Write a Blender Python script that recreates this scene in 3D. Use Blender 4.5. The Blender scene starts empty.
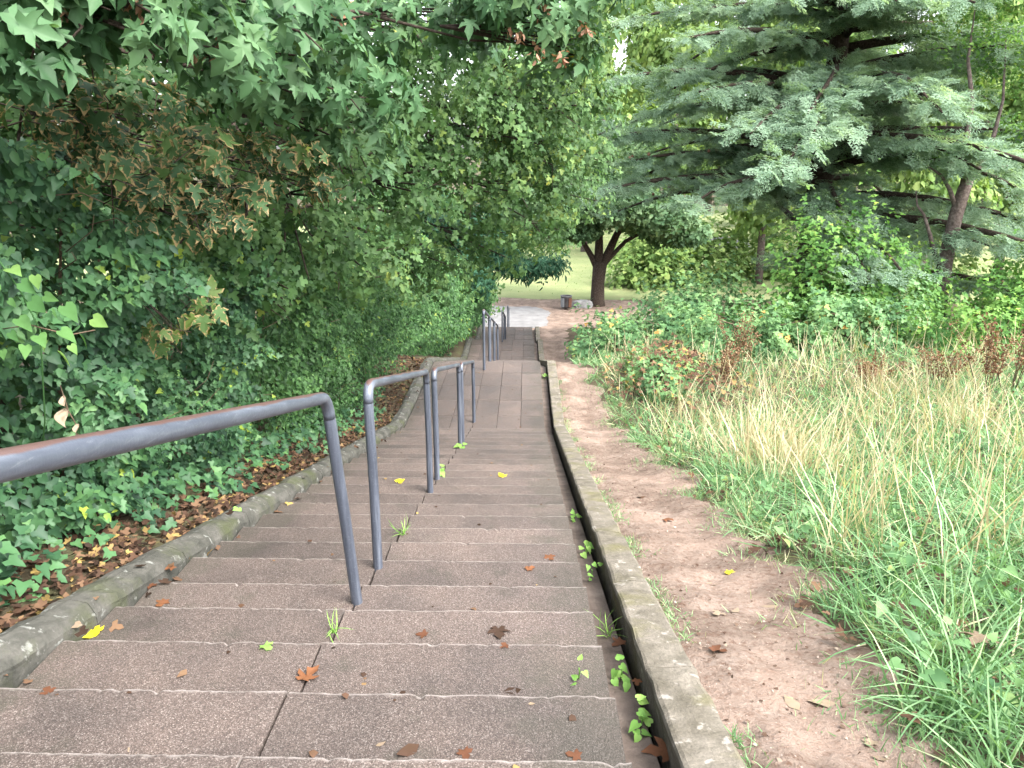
import bpy, math, random
import numpy as np

R = math.radians
rng = np.random.default_rng(7)
random.seed(7)
sc = bpy.context.scene
C = sc.collection

# ------------------------------------------------------------------ camera, sky, sun, exposure
ZC = 9.56                      # camera height above the plaza at the foot of the stairs
PITCH, YAW, F = R(17.0), R(1.03), 750.0
cam_d = bpy.data.cameras.new('camera')
cam = bpy.data.objects.new('camera', cam_d)
C.objects.link(cam)
cam.location = (0, 0, ZC)
cam.rotation_euler = (R(90) - PITCH, 0, YAW)
cam_d.sensor_width = 36.0
cam_d.lens = F / 1024 * 36
cam_d.clip_start = 0.05
cam_d.clip_end = 5000
sc.camera = cam

SUN_EL, SUN_AZ = R(50), R(128)    # azimuth from +Y towards +X: light from the open side, behind and right
world = bpy.data.worlds.new('World')
sc.world = world
world.use_nodes = True
wn = world.node_tree
wn.nodes.clear()
w_out = wn.nodes.new('ShaderNodeOutputWorld')
w_bg = wn.nodes.new('ShaderNodeBackground')
w_sky = wn.nodes.new('ShaderNodeTexSky')
w_sky.sky_type = 'NISHITA'
w_sky.sun_disc = False
w_sky.sun_elevation = SUN_EL
w_sky.sun_rotation = SUN_AZ
w_sky.air_density = 1.0
w_sky.dust_density = 4.0
w_hs = wn.nodes.new('ShaderNodeHueSaturation')
w_hs.inputs['Saturation'].default_value = 0.30
wn.links.new(w_sky.outputs[0], w_hs.inputs['Color'])
wn.links.new(w_hs.outputs[0], w_bg.inputs['Color'])
w_bg.inputs['Strength'].default_value = 0.15
wn.links.new(w_bg.outputs[0], w_out.inputs['Surface'])

sun_d = bpy.data.lights.new('sun', 'SUN')
sun_d.energy = 1.0
sun_d.angle = R(30)
sun_d.color = (1.0, 0.96, 0.9)
sun = bpy.data.objects.new('sun', sun_d)
C.objects.link(sun)
sun.location = (6, 3, 30)
sun.rotation_euler = (R(90) - SUN_EL, 0, math.pi - SUN_AZ)

sc.view_settings.view_transform = 'Standard'
sc.view_settings.look = 'None'
sc.view_settings.exposure = 2.72
sc.view_settings.gamma = 1.0
sc.render.engine = 'CYCLES'
sc.cycles.use_denoising = True
sc.cycles.max_bounces = 7
sc.cycles.diffuse_bounces = 4
sc.cycles.transmission_bounces = 4
sc.cycles.glossy_bounces = 2
sc.cycles.caustics_reflective = False
sc.cycles.caustics_refractive = False

# ------------------------------------------------------------------ helpers: noise, profile, ground
class Noise:
    def __init__(self, seed, scale, dim=2, n=14):
        r = np.random.default_rng(seed)
        d = r.normal(size=(n, dim)); d /= np.linalg.norm(d, axis=1)[:, None]
        self.k = d * (2 * math.pi / scale) * r.uniform(.6, 1.7, size=(n, 1))
        self.p = r.uniform(0, 6.28, n)
        self.a = 1.4 / math.sqrt(n)
    def __call__(self, *c):
        P = np.stack(np.broadcast_arrays(*[np.asarray(x, float) for x in c]), -1)
        return np.sin(P @ self.k.T + self.p).sum(-1) * self.a

def sstep(a, b, x):
    t = np.clip((np.asarray(x, float) - a) / (b - a), 0, 1)
    return t * t * (3 - 2 * t)

# nosings: (y of the front edge, drop below camera height); each step runs from the edge before it
D = .433
f1 = [1.971 - D * k for k in range(11, 0, -1)] + [1.971, 2.409, 2.9, 3.317, 3.715, 4.185, 4.613, 5.009, 5.433] + [5.433 + D * k for k in range(1, 16)]
STEPS = []                                  # (y_start, y_end, drop, is_landing)
py = f1[0] - D
for y in f1:
    STEPS.append((py, y, 1.36 + .257 * y, False)); py = y
def landing(y1, drop):
    global py
    STEPS.append((py, y1, drop, True)); py = y1
def flight(n, rise, drop0, d=.43):
    global py
    for j in range(1, n + 1):
        STEPS.append((py, py + d, drop0 + rise * j, False)); py += d
L1, L2, L3, L4 = 4.537, 7.045, 8.185, 9.52
landing(16.58, L1); flight(21, .114, L1)
landing(29.1, L2); flight(9, .114, L2)
landing(36.5, L3); flight(11, (L4 - L3) / 12, L3)
Y_END = py
PX = np.array([-60, -30, -5, 0, 11.93, 12.3, 16.58, 25.75, 26.0, 29.1, 33.1, 33.4, 36.5, 41.3, 60, 3000])
PD = np.array([-1.2, -.8, .075, 1.36, 4.426, L1, L1, L2 - .05, L2, L2, L3 - .05, L3, L3, 9.56, 9.56, 9.56])
_fy = np.arange(-60, 130, .05)
_fd = np.interp(_fy, PX, PD)
def _smooth(sig):
    k = np.arange(-int(4 * sig / .05), int(4 * sig / .05) + 1) * .05
    g = np.exp(-k * k / (2 * sig * sig)); g /= g.sum()
    return np.convolve(np.pad(_fd, len(k) // 2, mode='edge'), g, 'valid')
_s05, _s3 = _smooth(.35), _smooth(2.6)
def line(y):                                # height of the nosing line (not smoothed)
    return ZC - np.interp(y, PX, PD)
gn1, gn2, gn3 = Noise(1, 1.1), Noise(2, .33), Noise(3, 9.0)
def path_right(y):
    y = np.asarray(y, float)
    return np.interp(y, [-5, 1.2, 2.5, 4.2, 8, 12, 15, 18, 22, 27, 33, 38, 41, 45, 50], [1.45, 1.42, 1.55, 1.72, 1.78, 1.75, 1.5, 1.35, 1.5, 1.75, 1.9, 2.2, 2.6, 4.6, 6.0]) + .1 * gn1(y * 0, y)
def G(x, y):
    x = np.asarray(x, float); y = np.asarray(y, float)
    a = np.interp(y, _fy, _s05); b = np.interp(y, _fy, _s3)
    w = sstep(1.6, 5.5, np.abs(x + .8) - 1.2)
    z = ZC - (a * (1 - w) + b * w)
    fade = 1 - sstep(37, 46, y)
    z = z + fade * np.where(x > 0, -.035 - .05 * np.exp(-((x - 1.2) / .3) ** 2) + .07 * np.clip(x - 1.9, 0, 9) + .02 * np.clip(x - 10.9, 0, 60), 0)
    z = z + fade * np.where(x < -1, .02 + .16 * np.clip(-2.35 - x, 0, 6), 0)
    amp = np.where((x > .75) | (x < -2.35), 1., 0.) * (.35 + .65 * fade)
    z = z + amp * (.018 * (.25 + .75 * sstep(1.6, 2.6, np.abs(x))) * gn1(x, y) + .005 * gn2(x, y)) + sstep(3, 9, np.abs(x)) * fade * .1 * gn3(x, y)
    return z
dn1, dn2, dn3 = Noise(11, .55), Noise(12, .16), Noise(13, .07)
def path_z(X, Y, u):
    e = np.minimum(u * 8, 1.3); w = path_right(Y) - X; e = np.minimum(e, np.clip((w - .02) / .15, -2.5, 1.3))
    return G(X, Y) + .02 * np.clip(e, -2, 1.3) - .006 + np.clip(e, 0, 1) * (.003 * dn1(X, Y) + .003 * dn2(X, Y) + .0025 * dn3(X, Y))
def H(x, y):                                # walkable surface height
    if -2.09 < x < .35 and y < Y_END:
        for s in STEPS:
            if y <= s[1]: return ZC - s[2]
    if .35 <= x < .5 and y < Y_END: return float(line(y)) - .125
    if .7 < x < path_right(y) and y < 44: return float(path_z(x, y, (x - .69) / (path_right(y) - .69)))
    return float(G(x, y))
cp, sp, cy, sy = math.cos(PITCH), math.sin(PITCH), math.cos(YAW), math.sin(YAW)
def ray(px, py_):
    u, v = (px - 512) / F, (384 - py_) / F
    d = np.array([u, cp + v * sp, -sp + v * cp])
    return np.array([d[0] * cy - d[1] * sy, d[0] * sy + d[1] * cy, d[2]])
def at(px, py_, Y):                         # point of that sight line at distance Y along the stairs
    d = ray(px, py_); return d * (Y / d[1]) + np.array([0, 0, ZC])
def hit(px, py_):                           # where the sight line meets the ground or a step
    d = ray(px, py_); t = .8
    while t < 90:
        p = d * t
        if ZC + p[2] <= H(p[0], p[1]): break
        t += .004 + t * .0005
    p = d * t
    return np.array([p[0], p[1], H(p[0], p[1])])

# ------------------------------------------------------------------ helpers: objects
def tag(o, label=None, cat=None, group=None, kind=None):
    if label: o['label'] = label
    if cat: o['category'] = cat
    if group: o['group'] = group
    if kind: o['kind'] = kind
    return o
def empty(name, loc, label=None, cat=None, group=None, rz=0):
    o = bpy.data.objects.new(name, None); C.objects.link(o)
    o.location = [float(v) for v in loc]; o.rotation_euler = (0, 0, rz); o.empty_display_size = .2
    return tag(o, label, cat, group)
def link(name, me, mat=None, parent=None, world_coords=True):
    o = bpy.data.objects.new(name, me); C.objects.link(o)
    if mat is not None and not me.materials: me.materials.append(mat)
    if parent is not None:
        o.parent = parent
        if world_coords: o.location = [-v for v in parent.location]
    return o
def mesh(name, V, Fc, smooth=False, attrs=None):
    """V (n,3); Fc (m,3) or (m,4) int array or list of faces"""
    me = bpy.data.meshes.new(name)
    if isinstance(Fc, np.ndarray):
        V = np.asarray(V, np.float32); m, k = Fc.shape
        me.vertices.add(len(V)); me.vertices.foreach_set('co', V.ravel())
        me.loops.add(m * k); me.loops.foreach_set('vertex_index', Fc.astype(np.int32).ravel())
        me.polygons.add(m); me.polygons.foreach_set('loop_start', np.arange(0, m * k, k, dtype=np.int32))
        if smooth: me.polygons.foreach_set('use_smooth', np.ones(m, bool))
        me.update(calc_edges=True)
    else:
        me.from_pydata([tuple(map(float, v)) for v in V], [], [tuple(map(int, f)) for f in Fc])
        if smooth: me.polygons.foreach_set('use_smooth', np.ones(len(me.polygons), bool))
        me.update()
    for k, v in (attrs or {}).items():
        a = me.attributes.new(k, 'FLOAT', 'POINT'); a.data.foreach_set('value', np.asarray(v, np.float32))
    return me
class MB:
    """collects shapes into one mesh"""
    def __init__(self): self.V, self.F = [], []
    def add(self, V, Fc):
        b = len(self.V); self.V += [tuple(v) for v in V]; self.F += [tuple(b + i for i in f) for f in Fc]; return self
    def tube(self, pts, rad, seg=8, cap=True):
        pts = [np.asarray(p, float) for p in pts]; n = len(pts)
        rad = [rad] * n if np.isscalar(rad) else rad
        V, Fc = [], []; ref = None
        for i in range(n):
            t = pts[min(i + 1, n - 1)] - pts[max(i - 1, 0)]; t /= np.linalg.norm(t) + 1e-9
            if ref is None:
                ref = np.array([1., 0, 0]) if abs(t[0]) < .8 else np.array([0, 1., 0])
            u = ref - t * (ref @ t); u /= np.linalg.norm(u) + 1e-9; v = np.cross(t, u); ref = u
            for k in range(seg):
                a = 2 * math.pi * k / seg; V.append(pts[i] + rad[i] * (math.cos(a) * u + math.sin(a) * v))
        for i in range(n - 1):
            for k in range(seg):
                k2 = (k + 1) % seg; Fc.append((i * seg + k, i * seg + k2, (i + 1) * seg + k2, (i + 1) * seg + k))
        if cap:
            Fc.append(tuple(range(seg - 1, -1, -1))); Fc.append(tuple((n - 1) * seg + k for k in range(seg)))
        return self.add(V, Fc)
    def lathe(self, prof, seg=16, c=(0, 0, 0)):
        V, Fc = [], []
        for r, z in prof:
            for k in range(seg):
                a = 2 * math.pi * k / seg; V.append((c[0] + r * math.cos(a), c[1] + r * math.sin(a), c[2] + z))
        for i in range(len(prof) - 1):
            for k in range(seg):
                k2 = (k + 1) % seg; Fc.append((i * seg + k, i * seg + k2, (i + 1) * seg + k2, (i + 1) * seg + k))
        return self.add(V, Fc)
    def build(self, name, mat, parent=None, smooth=True, world_coords=True):
        return link(name, mesh(name, self.V, self.F, smooth), mat, parent, world_coords)
def grid(name, xs, ys, zf, mat, smooth=True):
    X, Y = np.meshgrid(xs, ys); Z = zf(X, Y)
    nx, ny = X.shape[1], X.shape[0]
    i = np.arange(ny * nx).reshape(ny, nx)
    Fc = np.stack([i[:-1, :-1], i[:-1, 1:], i[1:, 1:], i[1:, :-1]], -1).reshape(-1, 4)
    return link(name, mesh(name, np.stack([X, Y, Z], -1).reshape(-1, 3), Fc, smooth), mat)

# ------------------------------------------------------------------ helpers: leaves
def norm(v): return v / (np.linalg.norm(v, axis=-1, keepdims=True) + 1e-9)
def frames(nrm, tip):
    n = norm(nrm); t = norm(tip - n * (tip * n).sum(-1, keepdims=True)); x = np.cross(t, n)
    return np.stack([x, t, n], -1)          # columns: side, tip, normal
def half_leaf(half, center, fold=.15, droop=.2):
    """fan leaf from a half outline (x>=0), first and last on the axis"""
    out = [(x, y) for x, y in half] + [(-x, y) for x, y in half[-2:0:-1]]
    P = [center] + out
    V = np.array([(x, y, fold * abs(x) - droop * y * y) for x, y in P]); n = len(out)
    Fc = np.array([(0, 1 + i, 1 + (i + 1) % n) for i in range(n)])
    Fc = Fc[:, [0, 2, 1]] if np.cross(V[Fc[0, 1]] - V[0], V[Fc[0, 2]] - V[0])[2] < 0 else Fc
    e = np.ones(len(P)); e[0] = 0
    return V, Fc, e
SYC = half_leaf([(0, .02), (.15, -.12), (.42, -.06), (.27, .16), (.50, .22), (.68, .50), (.40, .43), (.17, .42), (.30, .66), (.17, .78), (0, 1.12)], (0, .27), .25, .3)
SYC_H = [(0, .02), (.15, -.12), (.42, -.06), (.27, .16), (.50, .22), (.68, .50), (.40, .43), (.17, .42), (.30, .66), (.17, .78), (0, 1.12)]
SYCS = [SYC, half_leaf([(x * .85, y) for x, y in SYC_H], (0, .27), .5, .1), half_leaf(SYC_H, (.0, .27), -.15, .55), half_leaf([(x * 1.08, y * .92) for x, y in SYC_H], (0, .25), .1, .4), half_leaf([(x * .7, y) for x, y in SYC_H], (0, .3), .8, .3)]
for _k, (_V, _F, _e) in enumerate(SYCS):
    _r = np.random.default_rng(_k); _V[:, :2] += _r.normal(size=(len(_V), 2)) * .022; _V[:, 2] += _r.normal(size=len(_V)) * .035
MAP = half_leaf([(0, .03), (.30, -.08), (.30, .12), (.56, .30), (.40, .45), (.20, .42), (.25, .75), (0, .98)], (0, .3), .18, .18)
MAP8 = half_leaf([(0, .03), (.32, -.06), (.56, .30), (.20, .42), (.25, .75), (0, 1.0)], (0, .3), .18, .18)
IVY = half_leaf([(0, .04), (.32, -.1), (.50, .22), (.27, .38), (.20, .68), (0, 1.0)], (0, .3), .2, .15)
OVA = half_leaf([(0, 0), (.26, .3), (.22, .66), (0, 1.0)], (0, .45), .35, .2)
HEA = half_leaf([(0, .08), (.2, -.08), (.42, .08), (.42, .36), (.22, .72), (0, 1.1)], (0, .35), .2, .25)
TRI = (np.array([(-.5, 0, 0), (.5, 0, 0), (.42, .6, .12), (0, 1, -.05), (-.45, .55, .1)]), np.array([(0, 1, 2), (0, 2, 4), (2, 3, 4)]), np.array([0, 0, .5, 1, .5]))
def blade(bend):
    V, Fc = [], []
    for i, t in enumerate((0, .4, .75)):
        w = .5 * (1 - .45 * t); V += [(-w, t * (1 - .25 * bend * t), -bend * t * t), (w, t * (1 - .25 * bend * t), -bend * t * t)]
    V.append((0, 1 - .25 * bend, -bend))
    return np.array(V), np.array([(0, 1, 3), (0, 3, 2), (2, 3, 5), (2, 5, 4), (4, 5, 6)]), np.array([0, 0, .4, .4, .75, .75, 1.])
BL = [blade(.05), blade(.35), blade(.8)]
def scatter(tpl, pos, Rm, size, rnd, width=1.0):
    """arrays for one mesh: tpl placed at pos with frames Rm"""
    V, Fc, e = tpl; n = len(pos)
    S = np.broadcast_to(np.asarray(size, float), (n,))
    Vs = V[None] * np.array([1., 1, 1])
    if not np.isscalar(width) or width != 1.0:
        W = np.broadcast_to(np.asarray(width, float), (n,)); Vs = np.repeat(V[None], n, 0); Vs[:, :, 0] *= W[:, None]
    P = np.einsum('nij,nkj->nki', Rm, np.broadcast_to(Vs, (n,) + V.shape)) * S[:, None, None] + pos[:, None]
    Fa = (Fc[None] + (np.arange(n) * len(V))[:, None, None]).reshape(-1, 3)
    return P.reshape(-1, 3), Fa, np.tile(e, n), np.repeat(rnd, len(V))
def join(parts):
    b = 0; V, Fc, E, Rn = [], [], [], []
    for v, f, e, r in parts:
        V.append(v); Fc.append(f + b); E.append(e); Rn.append(r); b += len(v)
    return np.concatenate(V), np.concatenate(Fc), np.concatenate(E), np.concatenate(Rn)
def leaf_mesh(name, parts, mat, parent=None, smooth=False, kind=None):
    V, Fc, E, Rn = join(parts)
    o = link(name, mesh(name, V, Fc, smooth, {'edge': E, 'rnd': Rn}), mat, parent)
    if kind: o['kind'] = kind
    return o
def single_leaves(name, tpl, pos, Rm, size, mat, parent, rnds, variants=12):
    """each leaf an object of its own, sharing a few meshes"""
    from mathutils import Matrix
    if len(pos) == 0: return
    tpls = tpl if isinstance(tpl, list) else [tpl]
    qs = np.quantile(rnds, (np.arange(variants) + .5) / variants); ms = {}
    S = np.broadcast_to(np.asarray(size, float), (len(pos),))
    off = np.array(parent.location)
    for i in range(len(pos)):
        k = (int(np.argmin(np.abs(qs - rnds[i]))), i % len(tpls))
        if k not in ms:
            T_ = tpls[k[1]]; me = mesh(name, T_[0], T_[1], False, {'edge': T_[2], 'rnd': np.full(len(T_[0]), qs[k[0]])}); me.materials.append(mat); ms[k] = me
        o = bpy.data.objects.new(name, ms[k]); C.objects.link(o)
        o.parent = parent; o.matrix_local = Matrix([list(Rm[i][r] * S[i]) + [float(pos[i][r] - off[r])] for r in range(3)] + [[0, 0, 0, 1]])
def scatter_mix(tpls, pos, Rm, size, rnd):
    k = np.arange(len(pos)) % len(tpls)
    return [scatter(t, pos[k == i], Rm[k == i], size[k == i], rnd[k == i]) for i, t in enumerate(tpls) if (k == i).any()]
def pick_near(pos, n):
    """which leaves show largest from the landing above: in frame, nearest"""
    q = pos - np.array([0, 0, ZC])
    x = q[:, 0] * cy + q[:, 1] * sy; y = -q[:, 0] * sy + q[:, 1] * cy
    dz = y * cp - q[:, 2] * sp; up = y * sp + q[:, 2] * cp
    px, py_ = 512 + F * x / np.maximum(dz, .1), 384 - F * up / np.maximum(dz, .1)
    ok = (dz > .5) & (px > -10) & (px < 1034) & (py_ > -10) & (py_ < 778)
    d = np.where(ok, dz, 1e6); idx = np.argsort(d)[:n]
    m = np.zeros(len(pos), bool); m[idx[d[idx] < 1e5]] = True
    return m

# ------------------------------------------------------------------ materials
class NT:
    def __init__(self, name):
        self.m = bpy.data.materials.new(name); self.m.use_nodes = True
        self.t = self.m.node_tree; self.t.nodes.clear()
        self.out = self.n('ShaderNodeOutputMaterial'); self.co = None
    def n(self, typ, **kw):
        nd = self.t.nodes.new(typ)
        for k, v in kw.items():
            if k.startswith('_'): setattr(nd, k[1:], v)
        return nd
    def l(self, a, b): self.t.links.new(a, b)
    def pos(self):
        if self.co is None: self.co = self.n('ShaderNodeNewGeometry').outputs['Position']
        return self.co
    def noise(self, scale, detail=4, rough=.55, vec=None, dist=0):
        nd = self.n('ShaderNodeTexNoise'); nd.inputs['Scale'].default_value = scale; nd.inputs['Detail'].default_value = detail
        nd.inputs['Roughness'].default_value = rough; nd.inputs['Distortion'].default_value = dist
        self.l(vec or self.pos(), nd.inputs['Vector']); return nd.outputs['Fac']
    def voro(self, scale, out='Color', vec=None, feature='F1'):
        nd = self.n('ShaderNodeTexVoronoi', _feature=feature); nd.inputs['Scale'].default_value = scale
        self.l(vec or self.pos(), nd.inputs['Vector']); return nd.outputs[out]
    def ramp(self, fac, stops, interp='LINEAR'):
        nd = self.n('ShaderNodeValToRGB'); cr = nd.color_ramp; cr.interpolation = interp
        while len(cr.elements) > 1: cr.elements.remove(cr.elements[-1])
        cr.elements[0].position = stops[0][0]; cr.elements[0].color = (*stops[0][1], 1)
        for p, c in stops[1:]:
            e = cr.elements.new(p); e.color = (*c, 1)
        self.l(fac, nd.inputs[0]); return nd.outputs[0]
    def mix(self, fac, a, b, mode='MIX'):
        nd = self.n('ShaderNodeMix', _data_type='RGBA', _blend_type=mode)
        for s, v in ((nd.inputs[0], fac), (nd.inputs[6], a), (nd.inputs[7], b)):
            if isinstance(v, (int, float)): s.default_value = v
            elif isinstance(v, tuple): s.default_value = (*v, 1)
            else: self.l(v, s)
        return nd.outputs[2]
    def math(self, op, a, b=0.0):
        nd = self.n('ShaderNodeMath', _operation=op)
        for s, v in ((nd.inputs[0], a), (nd.inputs[1], b)):
            if isinstance(v, (int, float)): s.default_value = v
            else: self.l(v, s)
        return nd.outputs[0]
    def attr(self, name): return self.n('ShaderNodeAttribute', _attribute_name=name).outputs['Fac']
    def bump(self, h, dist=.01, strength=1.0):
        nd = self.n('ShaderNodeBump'); nd.inputs['Distance'].default_value = dist; nd.inputs['Strength'].default_value = strength
        self.l(h, nd.inputs['Height']); return nd.outputs[0]
    def bsdf(self, col, rough=.8, spec=.3, metal=0, normal=None):
        b = self.n('ShaderNodeBsdfPrincipled')
        for k, v in (('Base Color', col), ('Roughness', rough), ('Specular IOR Level', spec), ('Metallic', metal)):
            if isinstance(v, (int, float)): b.inputs[k].default_value = v
            elif isinstance(v, tuple): b.inputs[k].default_value = (*v, 1)
            else: self.l(v, b.inputs[k])
        if normal is not None: self.l(normal, b.inputs['Normal'])
        return b.outputs[0]
    def done(self, sh): self.l(sh, self.out.inputs[0]); return self.m
W0, W1 = (0, 0, 0), (1, 1, 1)

def leaf_mat(name, stops, rough=.45, spec=.45, trans=.3, edge=None, tip=None, gain=(1, 1, 1)):
    stops = [(p, tuple(a * b for a, b in zip(c, gain))) for p, c in stops]; spec *= .4; rough += .08
    t = NT(name); r = t.attr('rnd'); col = t.ramp(r, stops)
    col = t.mix(t.ramp(t.noise(30, 3), [(.35, W0), (.7, (.45,) * 3)]), col, t.mix(1.0, col, (.72, .8, .6), 'MULTIPLY'))
    e = t.attr('edge')
    if edge:
        m = t.math('ADD', t.math('ADD', e, t.math('MULTIPLY', t.math('SUBTRACT', t.noise(38, 4), .5), 1.3)), t.math('MULTIPLY', t.math('SUBTRACT', t.noise(7, 2), .5), .6))
        col = t.mix(t.ramp(m, [(.8, W0), (.95, (.92,) * 3)]), col, t.mix(t.noise(90, 2), edge, tuple(v * .45 for v in edge)))
    if tip: col = t.mix(t.ramp(e, [(.35, W0), (1, W1)]), col, tip)
    sh = t.bsdf(col, rough, spec)
    tr = t.n('ShaderNodeBsdfTranslucent'); t.l(t.mix(1.0, col, (1.25, 1.3, .7), 'MULTIPLY'), tr.inputs[0])
    mx = t.n('ShaderNodeMixShader'); mx.inputs[0].default_value = trans
    t.l(sh, mx.inputs[1]); t.l(tr.outputs[0], mx.inputs[2])
    return t.done(mx.outputs[0])

def mat_aggregate():
    t = NT('exposed_aggregate_concrete')
    info = t.n('ShaderNodeObjectInfo')
    off = t.n('ShaderNodeVectorMath', _operation='ADD'); t.l(t.pos(), off.inputs[0]); t.l(info.outputs['Random'], off.inputs[1])
    vec = off.outputs[0]
    cell = t.n('ShaderNodeSeparateColor'); t.l(t.voro(215, 'Color', vec), cell.inputs[0])
    col = t.ramp(cell.outputs[0], [(0, (.05, .041, .039)), (.25, (.078, .061, .056)), (.5, (.1, .08, .073)), (.72, (.122, .1, .091)), (.9, (.155, .132, .121)), (1, (.23, .205, .192))])
    d = t.voro(215, 'Distance', vec)
    col = t.mix(t.ramp(d, [(.35, W0), (.75, (.75,) * 3)]), col, (.045, .036, .031))
    big = t.noise(2.2, 5, .6, vec)
    col = t.mix(1.0, col, t.ramp(big, [(.3, (.74, .74, .74)), (.52, (.98, .95, .93)), (.7, (1.15, 1.1, 1.06))]), 'MULTIPLY')
    col = t.mix(t.ramp(t.noise(5, 4, .6, vec), [(.58, W0), (.75, (.5,) * 3)]), col, (.042, .041, .03))
    sx = t.n('ShaderNodeSeparateXYZ'); t.l(t.pos(), sx.inputs[0]); ex = t.math('ABSOLUTE', t.math('ADD', sx.outputs[0], .87))
    ms = t.math('ADD', t.math('MULTIPLY', ex, .55), t.math('MULTIPLY', t.noise(3.5, 6, .65), .75))
    col = t.mix(t.ramp(ms, [(.88, W0), (1.08, (.4,) * 3)]), col, (.045, .044, .033))
    tint = t.ramp(info.outputs['Random'], [(0, (.80, .80, .79)), (1, (1.14, 1.12, 1.1))])
    col = t.mix(1.0, col, tint, 'MULTIPLY')
    e = t.math('ADD', t.attr('edge'), t.math('MULTIPLY', t.math('SUBTRACT', t.noise(16, 6, .7), .5), 1.5))
    col = t.mix(t.ramp(e, [(.5, W0), (1.15, (.85,) * 3)]), col, (.24, .212, .195))
    return t.done(t.bsdf(col, t.ramp(big, [(.3, (.55,) * 3), (.7, (.85,) * 3)]), .3, 0, t.bump(d, .004, .7)))
def mat_stone(name, base, dark, lich, moss, gloss=.9):
    t = NT(name)
    col = t.mix(t.ramp(t.noise(6, 6, .65), [(.35, W0), (.65, W1)]), dark, base)
    col = t.mix(t.ramp(t.noise(60, 4, .7), [(.4, W0), (.75, (.6,) * 3)]), col, tuple(v * .5 for v in base))
    n = t.noise(13, 5, .6, None, .3); col = t.mix(t.ramp(n, [(.60, W0), (.67, (.75,) * 3)]), col, lich)
    col = t.mix(t.ramp(t.noise(3.1, 5, .6), [(.5, W0), (.68, (.9,) * 3)]), col, moss)
    return t.done(t.bsdf(col, gloss, .2, 0, t.bump(t.noise(45, 6, .65), .012, .8)))
def mat_plain(name, stops, scale=8, rough=.85, spec=.25, bump=.006, bscale=60, metal=0, detail=6):
    t = NT(name); col = t.ramp(t.noise(scale, detail, .62), stops)
    return t.done(t.bsdf(col, rough, spec, metal, t.bump(t.noise(bscale, 5, .6), bump, .8)))
def mat_dirt():
    t = NT('trodden_earth')
    col = t.ramp(t.noise(3.0, 8, .65), [(.28, (.10, .072, .056)), (.45, (.15, .112, .089)), (.6, (.195, .150, .122)), (.75, (.245, .196, .165))])
    col = t.mix(t.ramp(t.noise(26, 6, .7), [(.35, W1), (.52, W0)]), col, (.10, .06, .042))
    st = t.voro(34, 'Distance'); col = t.mix(t.ramp(st, [(.09, (.8,) * 3), (.14, W0)]), col, (.36, .30, .26))
    col = t.mix(t.ramp(t.noise(1.3, 3), [(.5, W0), (.66, (.45,) * 3)]), col, (.34, .25, .2))
    h = t.math('ADD', t.noise(14, 8, .7), t.math('MULTIPLY', t.noise(70, 4, .7), .35))
    return t.done(t.bsdf(col, .92, .15, 0, t.bump(h, .035, .9)))
def mat_ground():
    t = NT('soil_and_grass_ground')
    col = t.ramp(t.noise(2.5, 7, .65), [(.3, (.045, .032, .022)), (.5, (.075, .06, .04)), (.68, (.09, .1, .045))])
    col = t.mix(t.ramp(t.noise(40, 5, .7), [(.35, W0), (.7, (.7,) * 3)]), col, (.05, .045, .025))
    return t.done(t.bsdf(col, .95, .1, 0, t.bump(t.noise(30, 6, .7), .03, .8)))
def mat_lawn():
    t = NT('mown_lawn')
    col = t.ramp(t.noise(.35, 6, .6), [(.3, (.13, .16, .07)), (.5, (.17, .2, .09)), (.65, (.21, .22, .105)), (.8, (.24, .2, .12))])
    return t.done(t.bsdf(col, .9, .15, 0, t.bump(t.noise(9, 6, .7), .06, .8)))
def mat_metal():
    t = NT('worn_grey_paint_on_steel')
    lng = t.n('ShaderNodeMapping'); lng.inputs['Scale'].default_value = (28, 1.4, 1.4); t.l(t.pos(), lng.inputs[0])
    n = t.noise(1.6, 6, .65, lng.outputs[0])
    col = t.ramp(n, [(.3, (.042, .049, .066)), (.5, (.07, .08, .104)), (.7, (.14, .157, .19))])
    streak = t.n('ShaderNodeMapping'); streak.inputs['Scale'].default_value = (60, 4, 60); t.l(t.pos(), streak.inputs[0])
    col = t.mix(t.ramp(t.noise(2.2, 5, .7, streak.outputs[0]), [(.56, W0), (.72, (.4,) * 3)]), col, (.22, .235, .26))
    geo = t.n('ShaderNodeNewGeometry'); sep = t.n('ShaderNodeSeparateXYZ'); t.l(geo.outputs['Normal'], sep.inputs[0])
    up = t.math('ADD', sep.outputs[2], t.math('MULTIPLY', t.math('SUBTRACT', t.noise(3.5, 4), .5), .6))
    col = t.mix(t.ramp(up, [(.72, W0), (.84, (.85,) * 3)]), col, (.095, .048, .035))
    return t.done(t.bsdf(col, .42, .5, .25, t.bump(t.noise(80, 4), .0015, .5)))

M = {}
M['agg'] = mat_aggregate()
M['base'] = mat_plain('concrete_under_steps', [(.3, (.03, .027, .022)), (.7, (.07, .06, .05))])
M['gutter'] = mat_plain('damp_concrete_gutter', [(.3, (.05, .038, .03)), (.55, (.11, .085, .07)), (.75, (.16, .13, .11))], 5)
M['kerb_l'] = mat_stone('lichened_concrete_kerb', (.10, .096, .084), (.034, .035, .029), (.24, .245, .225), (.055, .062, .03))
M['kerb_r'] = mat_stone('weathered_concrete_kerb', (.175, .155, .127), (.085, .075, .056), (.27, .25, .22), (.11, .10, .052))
M['dirt'] = mat_dirt()
M['ground'] = mat_ground()
M['lawn'] = mat_lawn()
M['metal'] = mat_metal()
M['plaza'] = mat_plain('pale_gravel_asphalt', [(.3, (.11, .106, .105)), (.5, (.15, .147, .146)), (.7, (.19, .188, .187))], 1.5, .85, .3, .01, 30)
M['bark'] = mat_plain('dark_bark', [(.3, (.018, .013, .01)), (.5, (.045, .034, .027)), (.75, (.09, .072, .06))], 14, .95, .1, .03, 25)
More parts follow.
